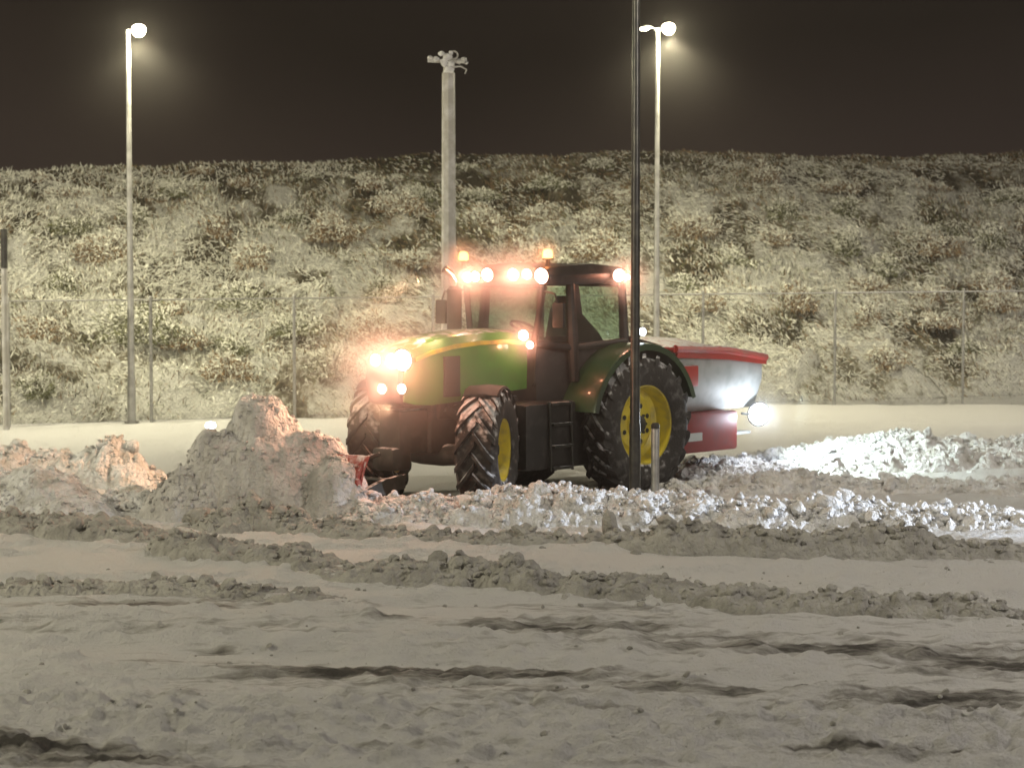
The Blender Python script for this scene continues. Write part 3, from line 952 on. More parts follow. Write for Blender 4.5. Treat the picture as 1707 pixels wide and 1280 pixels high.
# ------------------------------------------------------------------ street lamps and posts
glows = []
def lamp_post(px, Y, hpx, sides, label, power, rad=.06):
    p = at(px, 640, Y); x = p.x
    top = at(px, hpx, Y).z
    root = empty('street_lamp', (x, Y, 0))
    b = MB(); b.tube([(0, 0, -.1), (0, 0, .9), (0, 0, .95), (0, 0, top)], [rad * 1.45, rad * 1.3, rad * 1.15, rad * .72], 18)
    b.build('pole', M['steel'], root)
    b = MB(); b.lathe([(rad * 2.4, .06), (rad * 2.4, .0), (rad * 1.3, .0)], 18); b.box((-rad * 2.6, -rad * 2.6, -.05), (rad * 2.6, rad * 2.6, .03))
    b.build('base_plate', M['steel'], root)
    for sd, lit in sides:
        a = MB(); a.tube([(0, 0, top - .12), (sd * .05, 0, top - .02), (sd * .14, 0, top + .01)], [.03, .027, .022], 10)
        a.build('arm', M['steel'], root)
        h = MB()
        h.loft([[(sd * (.10 + t * .26), yy * w, top + .0 + zz * hh) for yy, zz in ((-1, 0), (-.8, .7), (0, 1), (.8, .7), (1, 0), (.75, -.35), (0, -.5), (-.75, -.35))]
                for t, w, hh in ((0, .04, .03), (.25, .09, .055), (.6, .11, .06), (.9, .09, .045), (1, .03, .02))], closed=True)
        hd = h.build('lamp_head', M['steel'], root)
        l = MB()
        if lit:   # drop-bowl lens facing the yard
            l.lathe([(0, -.15), (.06, -.14), (.105, -.10), (.135, -.04), (.13, .03), (.10, .07), (.05, .09), (0, .095)], 20, c=(sd * .22, -.10, top + .0))
        else:
            l.lathe([(0, -.035), (.07, -.03), (.10, -.01), (.09, .02), (0, .03)], 16, c=(sd * .28, 0, top - .02))
        l.build('lamp_lens', M['lens_street'], hd)
    props(root, label, 'street lamp')
    for sd, lit in sides:
        if lit:
            q = Vector((x + sd * .24, Y - .12, top - .20))
            lamp('street_lamp_light', 'SPOT', q, power, WARM, .12, aim=q + Vector((0, .25, -1)), cone=164, blend=.75)
            lamp('street_lamp_glow', 'POINT', q + Vector((0, -.12, .12)), 650, WARM, .1)
            glows.append(q)
    return root


lamp_post(219, fence_y(-7.2) - .35, 50, [(1, True)], 'tall street lamp with one lit head, left of the tractor', 1800)
lamp_post(1094, fence_y(2.9) - .5, 47, [(1, True), (-1, False)], 'tall twin-headed street lamp behind the dark pole, right of the cab', 2800)

# near dark pole (its head is above the frame)
x, y = at(1058, 836, 32.3).x, 32.3
root = empty('dark_pole', (x, y, 0))
b = MB(); b.tube([(0, 0, -.1), (0, 0, 1.05), (0, 0, 1.1), (0, 0, 9.2)], [.078, .076, .068, .045], 20); b.build('pole', M['steel_dark'], root)
b = MB(); b.lathe([(.13, .10), (.13, .0), (.078, .0)], 18); b.lathe([(0, .12), (.13, .10)], 18); b.build('base_collar', M['steel_dark'], root)
b = MB(); b.box((.066, -.028, .45), (.078, .028, .80)); b.build('hatch', M['steel'], root)
props(root, 'tall dark steel pole standing in front of the rear tyre', 'pole')

# short post beside it
x, y = at(1092, 836, 32.2).x, 32.2
root = empty('short_post', (x, y, 0))
b = MB(); b.tube([(0, 0, -.1), (0, 0, 1.05), (0, 0, 1.07)], [.055, .055, .048], 18); b.build('post_body', M['steel'], root)
b = MB(); b.lathe([(0, 1.10), (.04, 1.095), (.058, 1.07), (.058, 1.02), (.055, 1.02)], 18); b.build('cap', M['steel_dark'], root)
props(root, 'short galvanised post just right of the tall dark pole', 'post')

# thick mast with a snow-crusted bracket head
Ym = 44.0
x = at(748, 400, Ym).x
zt = at(748, 122, Ym).z
sc = CF / Ym
root = empty('mast', (x, Ym, 0))
b = MB(); b.tube([(0, 0, -.1), (0, 0, zt)], [.15, .118], 8); b.build('pole', M['mast'], root)
b = MB()
b.tube([(0, 0, zt - .02), (0, 0, zt + .18)], [.10, .085], 10)
b.tube([(-.30, 0, zt + .22), (.30, -.05, zt + .20)], .035, 8)
b.box((-.38, -.05, zt + .19), (-.26, .05, zt + .27), .015)
b.tube([(.06, 0, zt + .1), (.22, 0, zt + .12), (.33, 0, zt + .06), (.30, 0, zt - .02)], .016, 6)
b.build('bracket', M['mast'], root)
b = MB(); b.lathe([(.055, -.02), (.085, -.02), (.085, .02), (.055, .02)], 14, axis='Y', c=(.10, 0, zt + .32), closed=True); b.build('ring', M['mast'], root)
sv, sf = [], []
nn = 0
g = np.random.default_rng(3)
for (px_, pz_, r_) in [(-.08, .22, .12), (-.02, .30, .10), (-.12, .36, .07), (-.22, .26, .07), (-.33, .29, .055), (.05, .16, .10), (.2, .22, .07), (.28, .26, .06), (.33, .20, .04), (0, .06, .12), (.04, .38, .05)]:
    v, f = clod_shape(3, int(g.integers(999)), 5, .8)
    sv.append(v * r_ + np.array([px_, -.02, zt + pz_ - .02])); sf.append(f + nn); nn += len(v)
mesh_np('snow_cap', np.concatenate(sv), np.concatenate(sf), M['clod'], root)
props(root, 'thick grey mast with a snow-crusted bracket head behind the tractor', 'mast')

# post at the very left edge: snow-plastered lower part, dark upper sleeve
Yp = fence_y(-9.6) - .6
x = at(8, 500, Yp).x
root = empty('edge_post', (x, Yp, 0))
z1, z2 = at(8, 446, Yp).z, at(8, 382, Yp).z
b = MB(); b.tube([(0, 0, -.1), (0, 0, z1)], .062, 14); b.build('lower_pole', M['mast'], root)
b = MB(); b.tube([(0, 0, z1 - .02), (0, 0, z2)], .062, 14); b.build('upper_sleeve', M['steel_dark'], root)
props(root, 'post at the left edge, pale snow-plastered below and dark at the top', 'post')

# ------------------------------------------------------------------ tractor
TH = R(47)
TP = Vector((0.904, 34.5, 0.0))
TRZ = PI + TH
TM = Matrix.Translation(TP) @ Matrix.Rotation(TRZ, 4, 'Z')
tractor = empty('tractor', TP, TRZ)
props(tractor, 'large dark green tractor with yellow wheels and many lit work lights', 'tractor')


def tl(p):
    return TM @ Vector(p)


def Y_(r, w, cx, cz, y0, y1, n=24):
    pass


def wheel(cx, cy, R0, W, rim_r, steer, side, nl, hubz):
    """mesh 'wheel' = rim, children tyre and hub; local y is the axle, side=+1 outer face towards +y"""
    e = MB()
    # rim: outer flange, drop centre, dish
    s = side
    prof = [(rim_r * 1.04, s * W * .46), (rim_r * 1.06, s * W * .43), (rim_r * .97, s * W * .42), (rim_r * .93, s * W * .22), (rim_r * .90, s * W * .05),
            (rim_r * .78, s * -W * .02), (rim_r * .66, s * W * .02), (rim_r * .60, s * W * .10), (rim_r * .36, s * W * .12), (rim_r * .34, s * W * .17), (0, s * W * .17)]
    e.lathe(prof, 48, axis='Y')
    e.lathe([(rim_r * 1.04, -s * W * .46), (rim_r * .9, -s * W * .40), (rim_r * .85, -s * W * .05), (rim_r * .78, -s * W * .03)], 48, axis='Y')
    w = e.build('wheel', M['yellow'], tractor, sharp=30)
    w.location = (cx, cy, R0 - .04)
    w.rotation_euler = (0, 0, steer)
    t = MB()
    k = W / 2
    t.lathe([(rim_r * 1.0, k * .88), (rim_r * 1.10, k * .98), (rim_r * 1.3, k * 1.06), ((rim_r + R0) / 2 + .03, k * 1.08), (R0 - .14, k * 1.0), (R0 - .07, k * .86), (R0 - .05, k * .4), (R0 - .045, 0),
             (R0 - .05, -k * .4), (R0 - .07, -k * .86), (R0 - .14, -k * 1.0), ((rim_r + R0) / 2 + .03, -k * 1.08), (rim_r * 1.3, -k * 1.06), (rim_r * 1.10, -k * .98), (rim_r * 1.0, -k * .88)], 60, axis='Y', closed=False)
    # chevron lugs
    for sd in (1, -1):
        for i in range(nl):
            a0 = 2 * PI * (i + (0 if sd > 0 else .5)) / nl
            secs = []
            for q in range(5):
                f_ = q / 4
                yy = sd * k * (-.06 + 1.08 * f_)
                a = a0 - f_ * 2 * PI / nl * 1.35
                rb = R0 - .075 - (.05 if f_ == 1 else 0)
                rt = R0 - (.0 if f_ < .9 else .05)
                dw = .030 / R0 * (1.0 + .35 * f_)
                secs.append([(r_ * math.cos(a + da), yy, r_ * math.sin(a + da)) for r_, da in ((rb, -dw * 1.3), (rt, -dw), (rt, dw), (rb, dw * 1.3))])
            a = a0 - 2 * PI / nl * 1.45
            secs.append([(r_ * math.cos(a + da), sd * k * 1.07, r_ * math.sin(a + da)) for r_, da in ((R0 - .22, -.02), (R0 - .13, -.03), (R0 - .13, .03), (R0 - .22, .02))])
            t.loft(secs, closed=True)
    t.build('tyre', M['rubber'], w, sharp=40)
    h = MB()
    h.lathe([(rim_r * .22, s * W * .17), (rim_r * .22, s * W * .26), (rim_r * .17, s * W * .29), (0, s * W * .30)], 20, axis='Y')
    for i in range(8):
        a = 2 * PI * i / 8
        h.lathe([(.022, s * W * .165), (.022, s * (W * .165 + .03)), (0, s * (W * .165 + .032))], 6, axis='Y', c=(rim_r * .29 * math.cos(a), 0, rim_r * .29 * math.sin(a)))
    h.build('hub', M['frame'], w)
    o = MB()
    for i in range(8):
        a = 2 * PI * (i + .5) / 8
        o.lathe([(.035, s * (W * .115)), (.035, s * (W * .125)), (0, s * (W * .127))], 12, axis='Y', c=(rim_r * .48 * math.cos(a), 0, rim_r * .48 * math.sin(a)))
    o.build('rim_slots', M['black'], w)
    return w


wheel(0, 1.08, 1.0, .60, .56, 0, 1, 20, 0)
wheel(0, -1.08, 1.0, .60, .56, 0, -1, 20, 0)
ST = R(30)
wheel(2.9, 1.02, .82, .52, .42, ST, 1, 18, 0)
wheel(2.9, -1.02, .82, .52, .42, ST, -1, 18, 0)

# chassis and driveline
b = MB()
b.box((-.45, -.36, .62), (1.2, .36, 1.35), .05)
b.box((1.2, -.27, .70), (3.2, .27, 1.40), .05)
b.box((3.1, -.20, .72), (3.72, .20, 1.30), .04)
b.tube([(0, -.85, .95), (0, -.35, .95), (0, .35, .95), (0, .85, .95)], [.15, .24, .24, .15], 16)
b.tube([(2.9, -.82, .70), (2.9, -.2, .66), (2.9, .2, .66), (2.9, .82, .70)], [.13, .15, .15, .13], 14)
b.build('chassis', M['frame'], tractor)
b = MB()   # engine block details seen under the hood
b.box((1.7, -.33, 1.15), (3.1, .33, 1.50), .03)
for i in range(6): b.tube([(1.8 + i * .2, .33, 1.3), (1.8 + i * .2, .37, 1.3)], .05, 8)
b.tube([(1.75, .40, 1.12), (2.7, .40, 1.10), (3.0, .34, 1.3)], .055, 8)
b.box((2.3, .3, .95), (2.65, .42, 1.25), .03)
b.build('engine', M['frame'], tractor)
b = MB()
b.box((.75, .40, .42), (2.12, 1.0, 1.34), .10)
b.build('fuel_tank', M['black'], tractor)
b = MB()
b.box((.85, -.92, .50), (1.95, -.42, 1.22), .09)
b.build('battery_box', M['black'], tractor)
b = MB()
for z, w_ in ((.42, .98), (.72, 1.0), (1.02, .98), (1.30, .95)):
    b.box((1.25, .62, z), (1.65, w_ + .10, z + .035))
for a_ in (1.23, 1.67): b.tube([(a_, 1.05, .40), (a_, 1.02, 1.35)], .018, 8)
b.build('steps', M['frame'], tractor)

# hood: loft of rounded sections
def hsec(a, w, zb, zt, sh=.0):
    return [(a, -w, zb), (a, -w * 1.02, (zb + zt) / 2), (a, -w * .97, zt - .14), (a, -w * .80, zt - .045), (a, -w * .45, zt - .008), (a, 0, zt),
            (a, w * .45, zt - .008), (a, w * .80, zt - .045), (a, w * .97, zt - .14), (a, w * 1.02, (zb + zt) / 2), (a, w, zb)]


b = MB()
b.loft([hsec(1.5, .44, 1.50, 2.30), hsec(1.9, .44, 1.48, 2.335), hsec(2.4, .43, 1.42, 2.335), hsec(2.9, .41, 1.38, 2.30), hsec(3.3, .385, 1.36, 2.23), hsec(3.6, .36, 1.38, 2.14), hsec(3.76, .33, 1.42, 2.04)], caps=True)
b.build('hood', M['green'], tractor, sharp=25)
b = MB()   # yellow stripe along each side, stands 3 mm proud
for s in (1, -1):
    secs = []
    for a, w, zt in ((1.5, .44, 2.30), (1.9, .44, 2.335), (2.4, .43, 2.335), (2.9, .41, 2.30), (3.3, .385, 2.23), (3.58, .36, 2.145)):
        o1, o2 = w * .985 + .006, w * .972 + .006
        secs.append([(a, s * (w * .97 + .004), zt - .205), (a, s * (w * .985 + .010), zt - .20), (a, s * (w * .97 + .010), zt - .15), (a, s * (w * .96 + .004), zt - .145)])
    b.loft(secs, closed=True)
b.build('hood_stripe', M['yellow'], tractor)
for s in (1, -1):   # dark side vents
    for a0, a1, z0, z1 in ((2.80, 3.10, 1.46, 2.0),):
        wv = .430
        b = MB()
        b.box((a0, s * (wv - .05), z0), (a1, s * (wv - .004), z1))
        for i in range(7):
            z = z0 + (z1 - z0) * i / 7
            b.box((a0 + .015 * i, s * (wv - .03), z + .005), (a1 - .01, s * (wv + .004), z + (z1 - z0) / 7 * .62))
        b.build('side_vent', M['vent'], tractor)
b = MB()   # front grille
b.prism([(3.70, 1.36), (3.80, 1.40), (3.86, 1.70), (3.82, 1.98), (3.74, 2.06), (3.70, 2.06)], 'Y', -.31, .31)
b.build('grille', M['black'], tractor, bevel=.015)
b = MB()
b.box((3.5, -.20, .50), (3.85, .20, .80), .05)
for s in (1, -1):
    b.prism([(3.85, .30), (4.10, .26), (4.70, .18), (4.75, .28), (4.2, .44), (3.85, .48)], 'Y', s * .36, s * .44)
b.tube([(3.9, 0, .72), (4.75, 0, .60)], .030, 10)
b.tube([(3.95, -.44, .38), (3.95, .44, .38)], .045, 10)
b.build('front_linkage', M['frame'], tractor)

# cab
roof_z = 3.10
A_, B_, Cc = 1.48, 1.02, -.12
b = MB()
b.loft([[(-.22, -.80, 1.30), (-.22, .80, 1.30), (-.22, .80, 2.12), (-.22, -.80, 2.12)],
        [(.8, -.84, 1.25), (.8, .84, 1.25), (.8, .84, 2.12), (.8, -.84, 2.12)],
        [(1.50, -.62, 1.25), (1.50, .62, 1.25), (1.50, .62, 2.14), (1.50, -.62, 2.14)]], closed=True)
b.build('cab_lower', M['black'], tractor, bevel=.02)
b = MB()
for s in (1, -1):
    b.tube([(A_ + .05, s * .60, 2.10), (A_, s * .74, 2.92)], .045, 10)
    b.tube([(B_ - .05, s * .86, 1.60), (B_, s * .86, 2.2), (B_ - .02, s * .80, 2.95)], [.07, .085, .065], 10)
    b.tube([(Cc - .02, s * .82, 2.0), (Cc, s * .78, 2.95)], [.075, .055], 10)
    b.tube([(A_ + .04, s * .64, 2.13), (B_, s * .87, 2.06), (Cc, s * .84, 2.12)], .05, 10)
b.tube([(Cc, -.78, 2.92), (Cc, .78, 2.92)], .04, 8)
b.tube([(A_, -.74, 2.92), (A_, .74, 2.92)], .04, 8)
b.build('cab_frame', M['black'], tractor)


def pane(name, q):
    b = MB()
    n = (Vector(q[1]) - Vector(q[0])).cross(Vector(q[3]) - Vector(q[0])).normalized() * .003
    b.add([Vector(p) - n for p in q] + [Vector(p) + n for p in q], [(0, 1, 2, 3), (7, 6, 5, 4), (0, 4, 5, 1), (1, 5, 6, 2), (2, 6, 7, 3), (3, 7, 4, 0)])
    return b.build(name, M['glass'], tractor)


pane('windscreen', [(A_ + .06, -.57, 2.15), (A_ + .06, .57, 2.15), (A_ + .01, .70, 2.90), (A_ + .01, -.70, 2.90)])
pane('rear_window', [(Cc - .03, -.76, 2.14), (Cc - .03, .76, 2.14), (Cc - .01, .74, 2.90), (Cc - .01, -.74, 2.90)])
for s in (1, -1):
    pane('side_window', [(Cc + .06, s * .835, 2.16), (B_ - .08, s * .86, 2.14), (B_ - .08, s * .80, 2.90), (Cc + .05, s * .785, 2.90)])
    pane('door_window', [(B_ + .07, s * .845, 2.14), (A_ + .02, s * .66, 2.18), (A_ - .02, s * .735, 2.90), (B_ + .05, s * .80, 2.90)])
b = MB()
b.loft([[(-.30, -.78, roof_z - .14), (-.30, .78, roof_z - .14), (-.28, .80, roof_z - .02), (-.24, .70, roof_z + .06), (-.24, -.70, roof_z + .06), (-.28, -.80, roof_z - .02)],
        [(.5, -.86, roof_z - .16), (.5, .86, roof_z - .16), (.5, .89, roof_z - .02), (.5, .76, roof_z + .12), (.5, -.76, roof_z + .12), (.5, -.89, roof_z - .02)],
        [(1.35, -.86, roof_z - .17), (1.35, .86, roof_z - .17), (1.36, .88, roof_z - .03), (1.32, .76, roof_z + .08), (1.32, -.76, roof_z + .08), (1.36, -.88, roof_z - .03)],
        [(1.62, -.80, roof_z - .17), (1.62, .80, roof_z - .17), (1.64, .80, roof_z - .05), (1.56, .72, roof_z + .02), (1.56, -.72, roof_z + .02), (1.64, -.80, roof_z - .05)]], closed=True)
b.build('roof', M['green_roof'] if 'green_roof' in M else M['black'], tractor, bevel=.015)
for s in (1,):
    b = MB()
    b.prism([(B_ + .02, 2.10), (.30, 2.10), (.42, 2.24), (.78, 2.52), (.86, 2.93), (B_ + .02, 2.93)], 'Y', s * .795, s * .83)
    b.build('door_post_panel', M['black'], tractor)
b = MB()   # seat
b.box((.25, -.24, 1.85), (.75, .24, 2.02), .06)
b.loft([[(.30, -.23, 2.0), (.30, .23, 2.0), (.42, .23, 2.0), (.42, -.23, 2.0)], [(.18, -.21, 2.55), (.18, .21, 2.55), (.30, .21, 2.55), (.30, -.21, 2.55)],
        [(.15, -.12, 2.75), (.15, .12, 2.75), (.24, .12, 2.75), (.24, -.12, 2.75)]], closed=True)
b.box((.45, .25, 2.1), (.95, .38, 2.2), .03)
b.build('driver_seat', M['seat'], tractor)
b = MB()
b.tube([(1.30, 0, 1.7), (1.12, 0, 2.30)], .05, 10)
b.lathe([(.17, -.015), (.20, -.015), (.20, .015), (.17, .015)], 24, closed=True, c=(0, 0, 0))
b.build('steering_console', M['seat'], tractor)
# (wheel ring moved onto the column)
sw = MB(Matrix.Translation((1.10, 0, 2.33)) @ Matrix.Rotation(R(-28), 4, 'Y'))
sw.lathe([(.165, -.014), (.195, -.014), (.195, .014), (.165, .014)], 24, closed=True)
for k in range(3): sw.box((0, -.012, -.01), (.17, .012, .01)) if k == 0 else sw.tube([(0, 0, 0), (.17 * math.cos(2.1 * k), .17 * math.sin(2.1 * k), 0)], .012, 6)
sw.build('steering_wheel', M['seat'], tractor)

# rear fenders
for s in (1, -1):
    b = MB()
    secs = []
    for k in range(17):
        a = R(12 + 150 * k / 16)
        ro, ri = 1.16, 1.12
        c_, s_ = math.cos(a), math.sin(a)
        y0, y1 = s * .72, s * 1.36
        secs.append([(c_ * ri, y0, .95 + s_ * ri), (c_ * ro, y0, .95 + s_ * ro), (c_ * ro, y1 - s * .04, .95 + s_ * ro), (c_ * (ro - .015), y1, .95 + s_ * (ro - .015)), (c_ * (ri - .06), y1, .95 + s_ * (ri - .06)), (c_ * ri, y1 - s * .03, .95 + s_ * ri)])
    b.loft(secs, closed=True)
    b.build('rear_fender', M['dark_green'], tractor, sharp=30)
    b = MB()   # inner fender wall up to the cab
    poly = [(math.cos(R(12 + 150 * k / 12)) * 1.12, .95 + math.sin(R(12 + 150 * k / 12)) * 1.12) for k in range(13)]
    b.prism(poly + [(-.6, 1.0), (.6, 1.0)], 'Y', s * .70, s * .73)
    b.build('fender_wall', M['black'], tractor)
    b = MB()   # front fender
    fm = Matrix.Translation((2.9, s * 1.02, .74)) @ Matrix.Rotation(ST, 4, 'Z')
    b.M = fm
    secs = []
    for k in range(11):
        a = R(62 + 88 * k / 10)
        c_, s_ = math.cos(a), math.sin(a)
        secs.append([(c_ * .87, -.23, s_ * .87), (c_ * .89, -.23, s_ * .89), (c_ * .91, 0, s_ * .91), (c_ * .89, .23, s_ * .89), (c_ * .86, .25, s_ * .86), (c_ * .87, .22, s_ * .87)])
    b.loft(secs, closed=True)
    b.tube([(0, -s * .28, .84), (0, -s * .40, .5), (0, -s * .36, .1)], .02, 8)
    b.build('front_fender', M['black'], tractor, sharp=30)
    b = MB()   # mirrors
    b.tube([(A_, s * .74, 2.85), (A_ + .12, s * 1.05, 2.82), (A_ + .12, s * 1.12, 2.66)], .014, 8)
    b.box((A_ + .09, s * 1.02, 2.36), (A_ + .14, s * 1.22, 2.70), .02)
    b.build('mirror', M['black'], tractor)
    b = MB()   # grab rails
    b.tube([(A_ + .1, s * .62, 1.55), (A_ + .16, s * .72, 1.6), (A_ + .12, s * .72, 2.25)], .014, 8)
    b.build('grab_rail', M['black'], tractor)

# exhaust
ex = (1.72, -.74)
b = MB(); b.tube([(ex[0], ex[1], 1.3), (ex[0], ex[1], 2.05)], .05, 12)
b.tube([(ex[0], ex[1], 2.02), (ex[0], ex[1], 2.06), (ex[0], ex[1], 2.86), (ex[0], ex[1], 2.90)], [.06, .105, .105, .06], 18)
b.tube([(ex[0] - .05, ex[1] + .1, 2.2), (ex[0] - .22, ex[1] + .1, 2.2)], .02, 6)
st = b.build('exhaust_stack', M['black'], tractor)
b = MB(); b.tube([(ex[0], ex[1], 2.88), (ex[0], ex[1], 2.98), (ex[0] + .05, ex[1] - .02, 3.07), (ex[0] + .15, ex[1] - .05, 3.14)], [.055, .055, .055, .058], 14)
b.build('exhaust_tip', M['chrome'], st)

# rear linkage
b = MB()
for s in (1, -1):
    b.tube([(-.3, s * .35, .65), (-1.15, s * .42, .55)], .04, 8)
    b.tube([(-.55, s * .38, 1.25), (-.85, s * .41, .60)], .025, 8)
b.tube([(-.4, 0, 1.25), (-1.15, 0, 1.15)], .035, 8)
b.build('rear_linkage', M['frame'], tractor)


def lightunit(name, p, r, aimdir, m, parent, lensname='lens', depth=.07):
    """round housing with a lens, axis along aimdir (local)"""
    q = Vector(aimdir).normalized().to_track_quat('Z', 'Y').to_matrix().to_4x4()
    b = MB(Matrix.Translation(p) @ q)
    b.lathe([(0, -depth), (r * .7, -depth), (r * 1.15, -.01), (r * 1.15, .012), (r * 1.0, .012)], 20)
    h = b.build(name, M['black'], parent)
    b = MB(Matrix.Translation(p) @ q)
    b.lathe([(r * 1.0, .006), (r * .8, .022), (r * .4, .032), (0, .035)], 20)
    b.build(lensname, m, h)
    return h


def bz_(px, py, a, b):
    """height on the tractor at local (a, b) that projects to row py"""
    p = tl((a, b, 0))
    return at(px, py, p.y).z


def b_for(px, a):
    """local sideways offset that projects to column px at local a"""
    lo, hi = -2.0, 2.0
    for _ in range(30):
        m_ = (lo + hi) / 2
        p = tl((a, m_, 0)); d = p.y * _c + 1.2 * _s
        if p.x / d * CF + 853.5 < px: lo = m_
        else: hi = m_
    return (lo + hi) / 2


ORANGE = (1.0, 0.58, 0.33)
GLOW = []
ROOFL = [(780, 462, 10), (793, 461, 10), (813, 458, 13), (856, 458, 12), (879, 457, 10), (903, 460, 15)]
for px, py, rp in ROOFL:
    a = 1.66
    bb = b_for(px, a); z = bz_(px, py, a, bb)
    lightunit('roof_light', (a, bb, z), rp / 119 * .82, (1, .18, -.12), M['lens'], tractor); GLOW.append((a + .10, bb + .03, z, rp / 12 * 2.6))
for px, py, rp in [(1028, 459, 12), (1043, 462, 6)]:
    a = .12 if px < 1035 else -.05
    bb = .93; z = bz_(px, py, a, bb)
    lightunit('side_work_light', (a, bb, z), rp / 119 * .85, (.55, 1, -.15), M['lens'], tractor); GLOW.append((a + .04, bb + .10, z, rp / 12 * 2.6))
for px, py, rp in [(873, 559, 10), (884, 575, 7)]:
    a = 1.66
    bb = b_for(px, a); z = bz_(px, py, a, bb)
    lightunit('belt_light', (a, bb, z), rp / 119 * .85, (1, .4, -.1), M['lens'], tractor); GLOW.append((a + .09, bb + .06, z, rp / 12 * 2.2))
for px, py, rp in [(628, 600, 11), (656, 602, 14), (673, 600, 19)]:
    a = 3.86
    bb = b_for(px, a); z = bz_(px, py, a, bb)
    lightunit('headlight', (a + .02, bb, z), rp / 127 * .9, (1, .25, -.05), M['lens'], tractor); GLOW.append((a + .13, bb + .06, z, rp / 12 * 1.3))
for px, py, rp in [(637, 648, 9), (670, 648, 9)]:
    a = 3.90
    bb = b_for(px, a); z = bz_(px, py, a, bb)
    lightunit('lower_headlight', (a, bb, z), rp / 127 * .9, (1, .25, -.05), M['lens'], tractor); GLOW.append((a + .11, bb + .03, z, 0.9))
# fender-top lamp
bb = 1.1; a = -.17; z = bz_(1070, 553, a, bb)
lightunit('fender_light', (a, bb + .02, z), .06, (.4, 1, .1), M['lens_small'], tractor)
# beacons
BEAC = []
for px, py, a in [(773, 429, 1.3), (913, 425, 1.15)]:
    bb = b_for(px, a); z = bz_(px, py, a, bb)
    b = MB(); b.lathe([(.05, z - .16), (.035, z - .15), (.03, z - .07), (.075, z - .065), (.075, z - .045), (0, z - .045)], 16, c=(a, bb, 0))
    h = b.build('beacon', M['black'], tractor)
    b = MB(); b.lathe([(.066, z - .045), (.068, z + .03), (.05, z + .07), (0, z + .085)], 16, c=(a, bb, 0))
    b.build('beacon_dome', M['lens_amber'], h); BEAC.append((a, bb, z, 6.0))

# light of the lit lamps, plus points added to glow in the halos
F_ = Vector((-math.cos(TH), -math.sin(TH), 0)); L_ = Vector((math.sin(TH), -math.cos(TH), 0))
for (a, bb, z, pw, cone) in [(3.95, .30, 1.35, 60, 90), (3.95, -.28, 1.35, 60, 90), (2.62, .55, 3.0, 330, 110), (2.62, -.5, 3.0, 330, 110)]:
    p = tl((a, bb, z))
    lamp('tractor_beam', 'SPOT', p, pw, ORANGE, .05, aim=p + F_ * 6 + Vector((-.6, 0.3, -1.35)), cone=cone, blend=.7)
for (a, bb, z, pw) in GLOW + [(4.35, .9, 1.95, 12)]:  # last point belongs to no lamp, added to light the veil at the nose
    lamp('lamp_glow', 'POINT', tl((a, bb, z)), pw * 4.6, (1.0, .34, .19), .03)
for (a, bb, z, pw) in BEAC:
    lamp('beacon_glow', 'POINT', tl((a + .12, bb + .05, z)), pw, (1.0, .25, .06), .03)

p = tl((2.64, -.62, 3.0)); lamp('tractor_beam', 'SPOT', p, 1500, ORANGE, .05, aim=(-6.4, 34.0, .2), cone=44, blend=.8)

# ------------------------------------------------------------------ salt spreader
spreader = empty('salt_spreader', tl((-1.2, 0, 0)), TRZ)
KX = 1.22
props(spreader, 'red and pale grey salt spreader hitched behind the tractor', 'salt spreader')
# local: x from 0 (front) to -2.0 (rear)
b = MB()
b.loft([[(-.05, -.60, 1.0), (-.05, .60, 1.0), (-.05, .86, 1.50), (-.05, .88, 1.92), (-.05, -.88, 1.92), (-.05, -.86, 1.50)],
        [(-1.0, -.60, 1.0), (-1.0, .60, 1.0), (-1.0, .86, 1.50), (-1.0, .88, 1.86), (-1.0, -.88, 1.86), (-1.0, -.86, 1.50)],
        [(-1.85, -.60, 1.0), (-1.85, .60, 1.0), (-1.80, .80, 1.45), (-1.78, .82, 1.72), (-1.78, -.82, 1.72), (-1.80, -.80, 1.45)]], closed=True)
b.v = [(v[0] * KX, v[1], v[2]) for v in b.v]
b.build('hopper', M['greybin'], spreader, bevel=.02)
b = MB()
for s in (1, -1):
    b.tube([(.02, s * .90, 1.97), (-1.0, s * .90, 1.91), (-1.82, s * .84, 1.765)], .06, 8)
    b.loft([[(.0, s * .885, 1.98), (.0, s * .93, 1.98), (.0, s * .925, 1.84), (.0, s * .885, 1.84)], [(-1.0, s * .885, 1.92), (-1.0, s * .93, 1.92), (-1.0, s * .925, 1.77), (-1.0, s * .885, 1.77)], [(-1.82, s * .83, 1.77), (-1.82, s * .87, 1.77), (-1.82, s * .865, 1.66), (-1.82, s * .83, 1.66)]], closed=True)
b.tube([(-1.82, -.84, 1.755), (-1.82, .84, 1.755)], .045, 8)
b.tube([(.02, -.9, 1.96), (.02, .9, 1.96)], .045, 8)
b.loft([[(0, -.84, 1.97), (0, 0, 2.14), (0, .84, 1.97)], [(-.9, -.84, 1.92), (-.9, 0, 2.07), (-.9, .84, 1.92)], [(-1.80, -.78, 1.78), (-1.80, 0, 1.88), (-1.80, .78, 1.78)]], caps=False)
b.v = [(v[0] * KX, v[1], v[2]) for v in b.v]
b.build('red_cover', M['red'], spreader, sharp=40)
b = MB()
b.box((-.02, -.80, 1.40), (-.5, .93, 1.72), .04)
b.build('front_box', M['salmon'] if 'salmon' in M else M['red'], spreader)
b = MB()
b.box((-.02, -.42, .42), (-1.50, .88, 1.0), .05)
b.box((-.05, -.7, .34), (-.15, .7, .44), .01)
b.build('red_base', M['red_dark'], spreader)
b = MB()
b.box((-.30, .885, .60), (-.62, .90, .72)); b.build('side_plate', M['greybin'], spreader)
b = MB()
b.box((-1.50, -.30, .62), (-1.66, .30, .95), .03)
b.lathe([(0, .46), (.36, .44), (.37, .42), (0, .42)], 24, c=(-1.75, 0, 0))
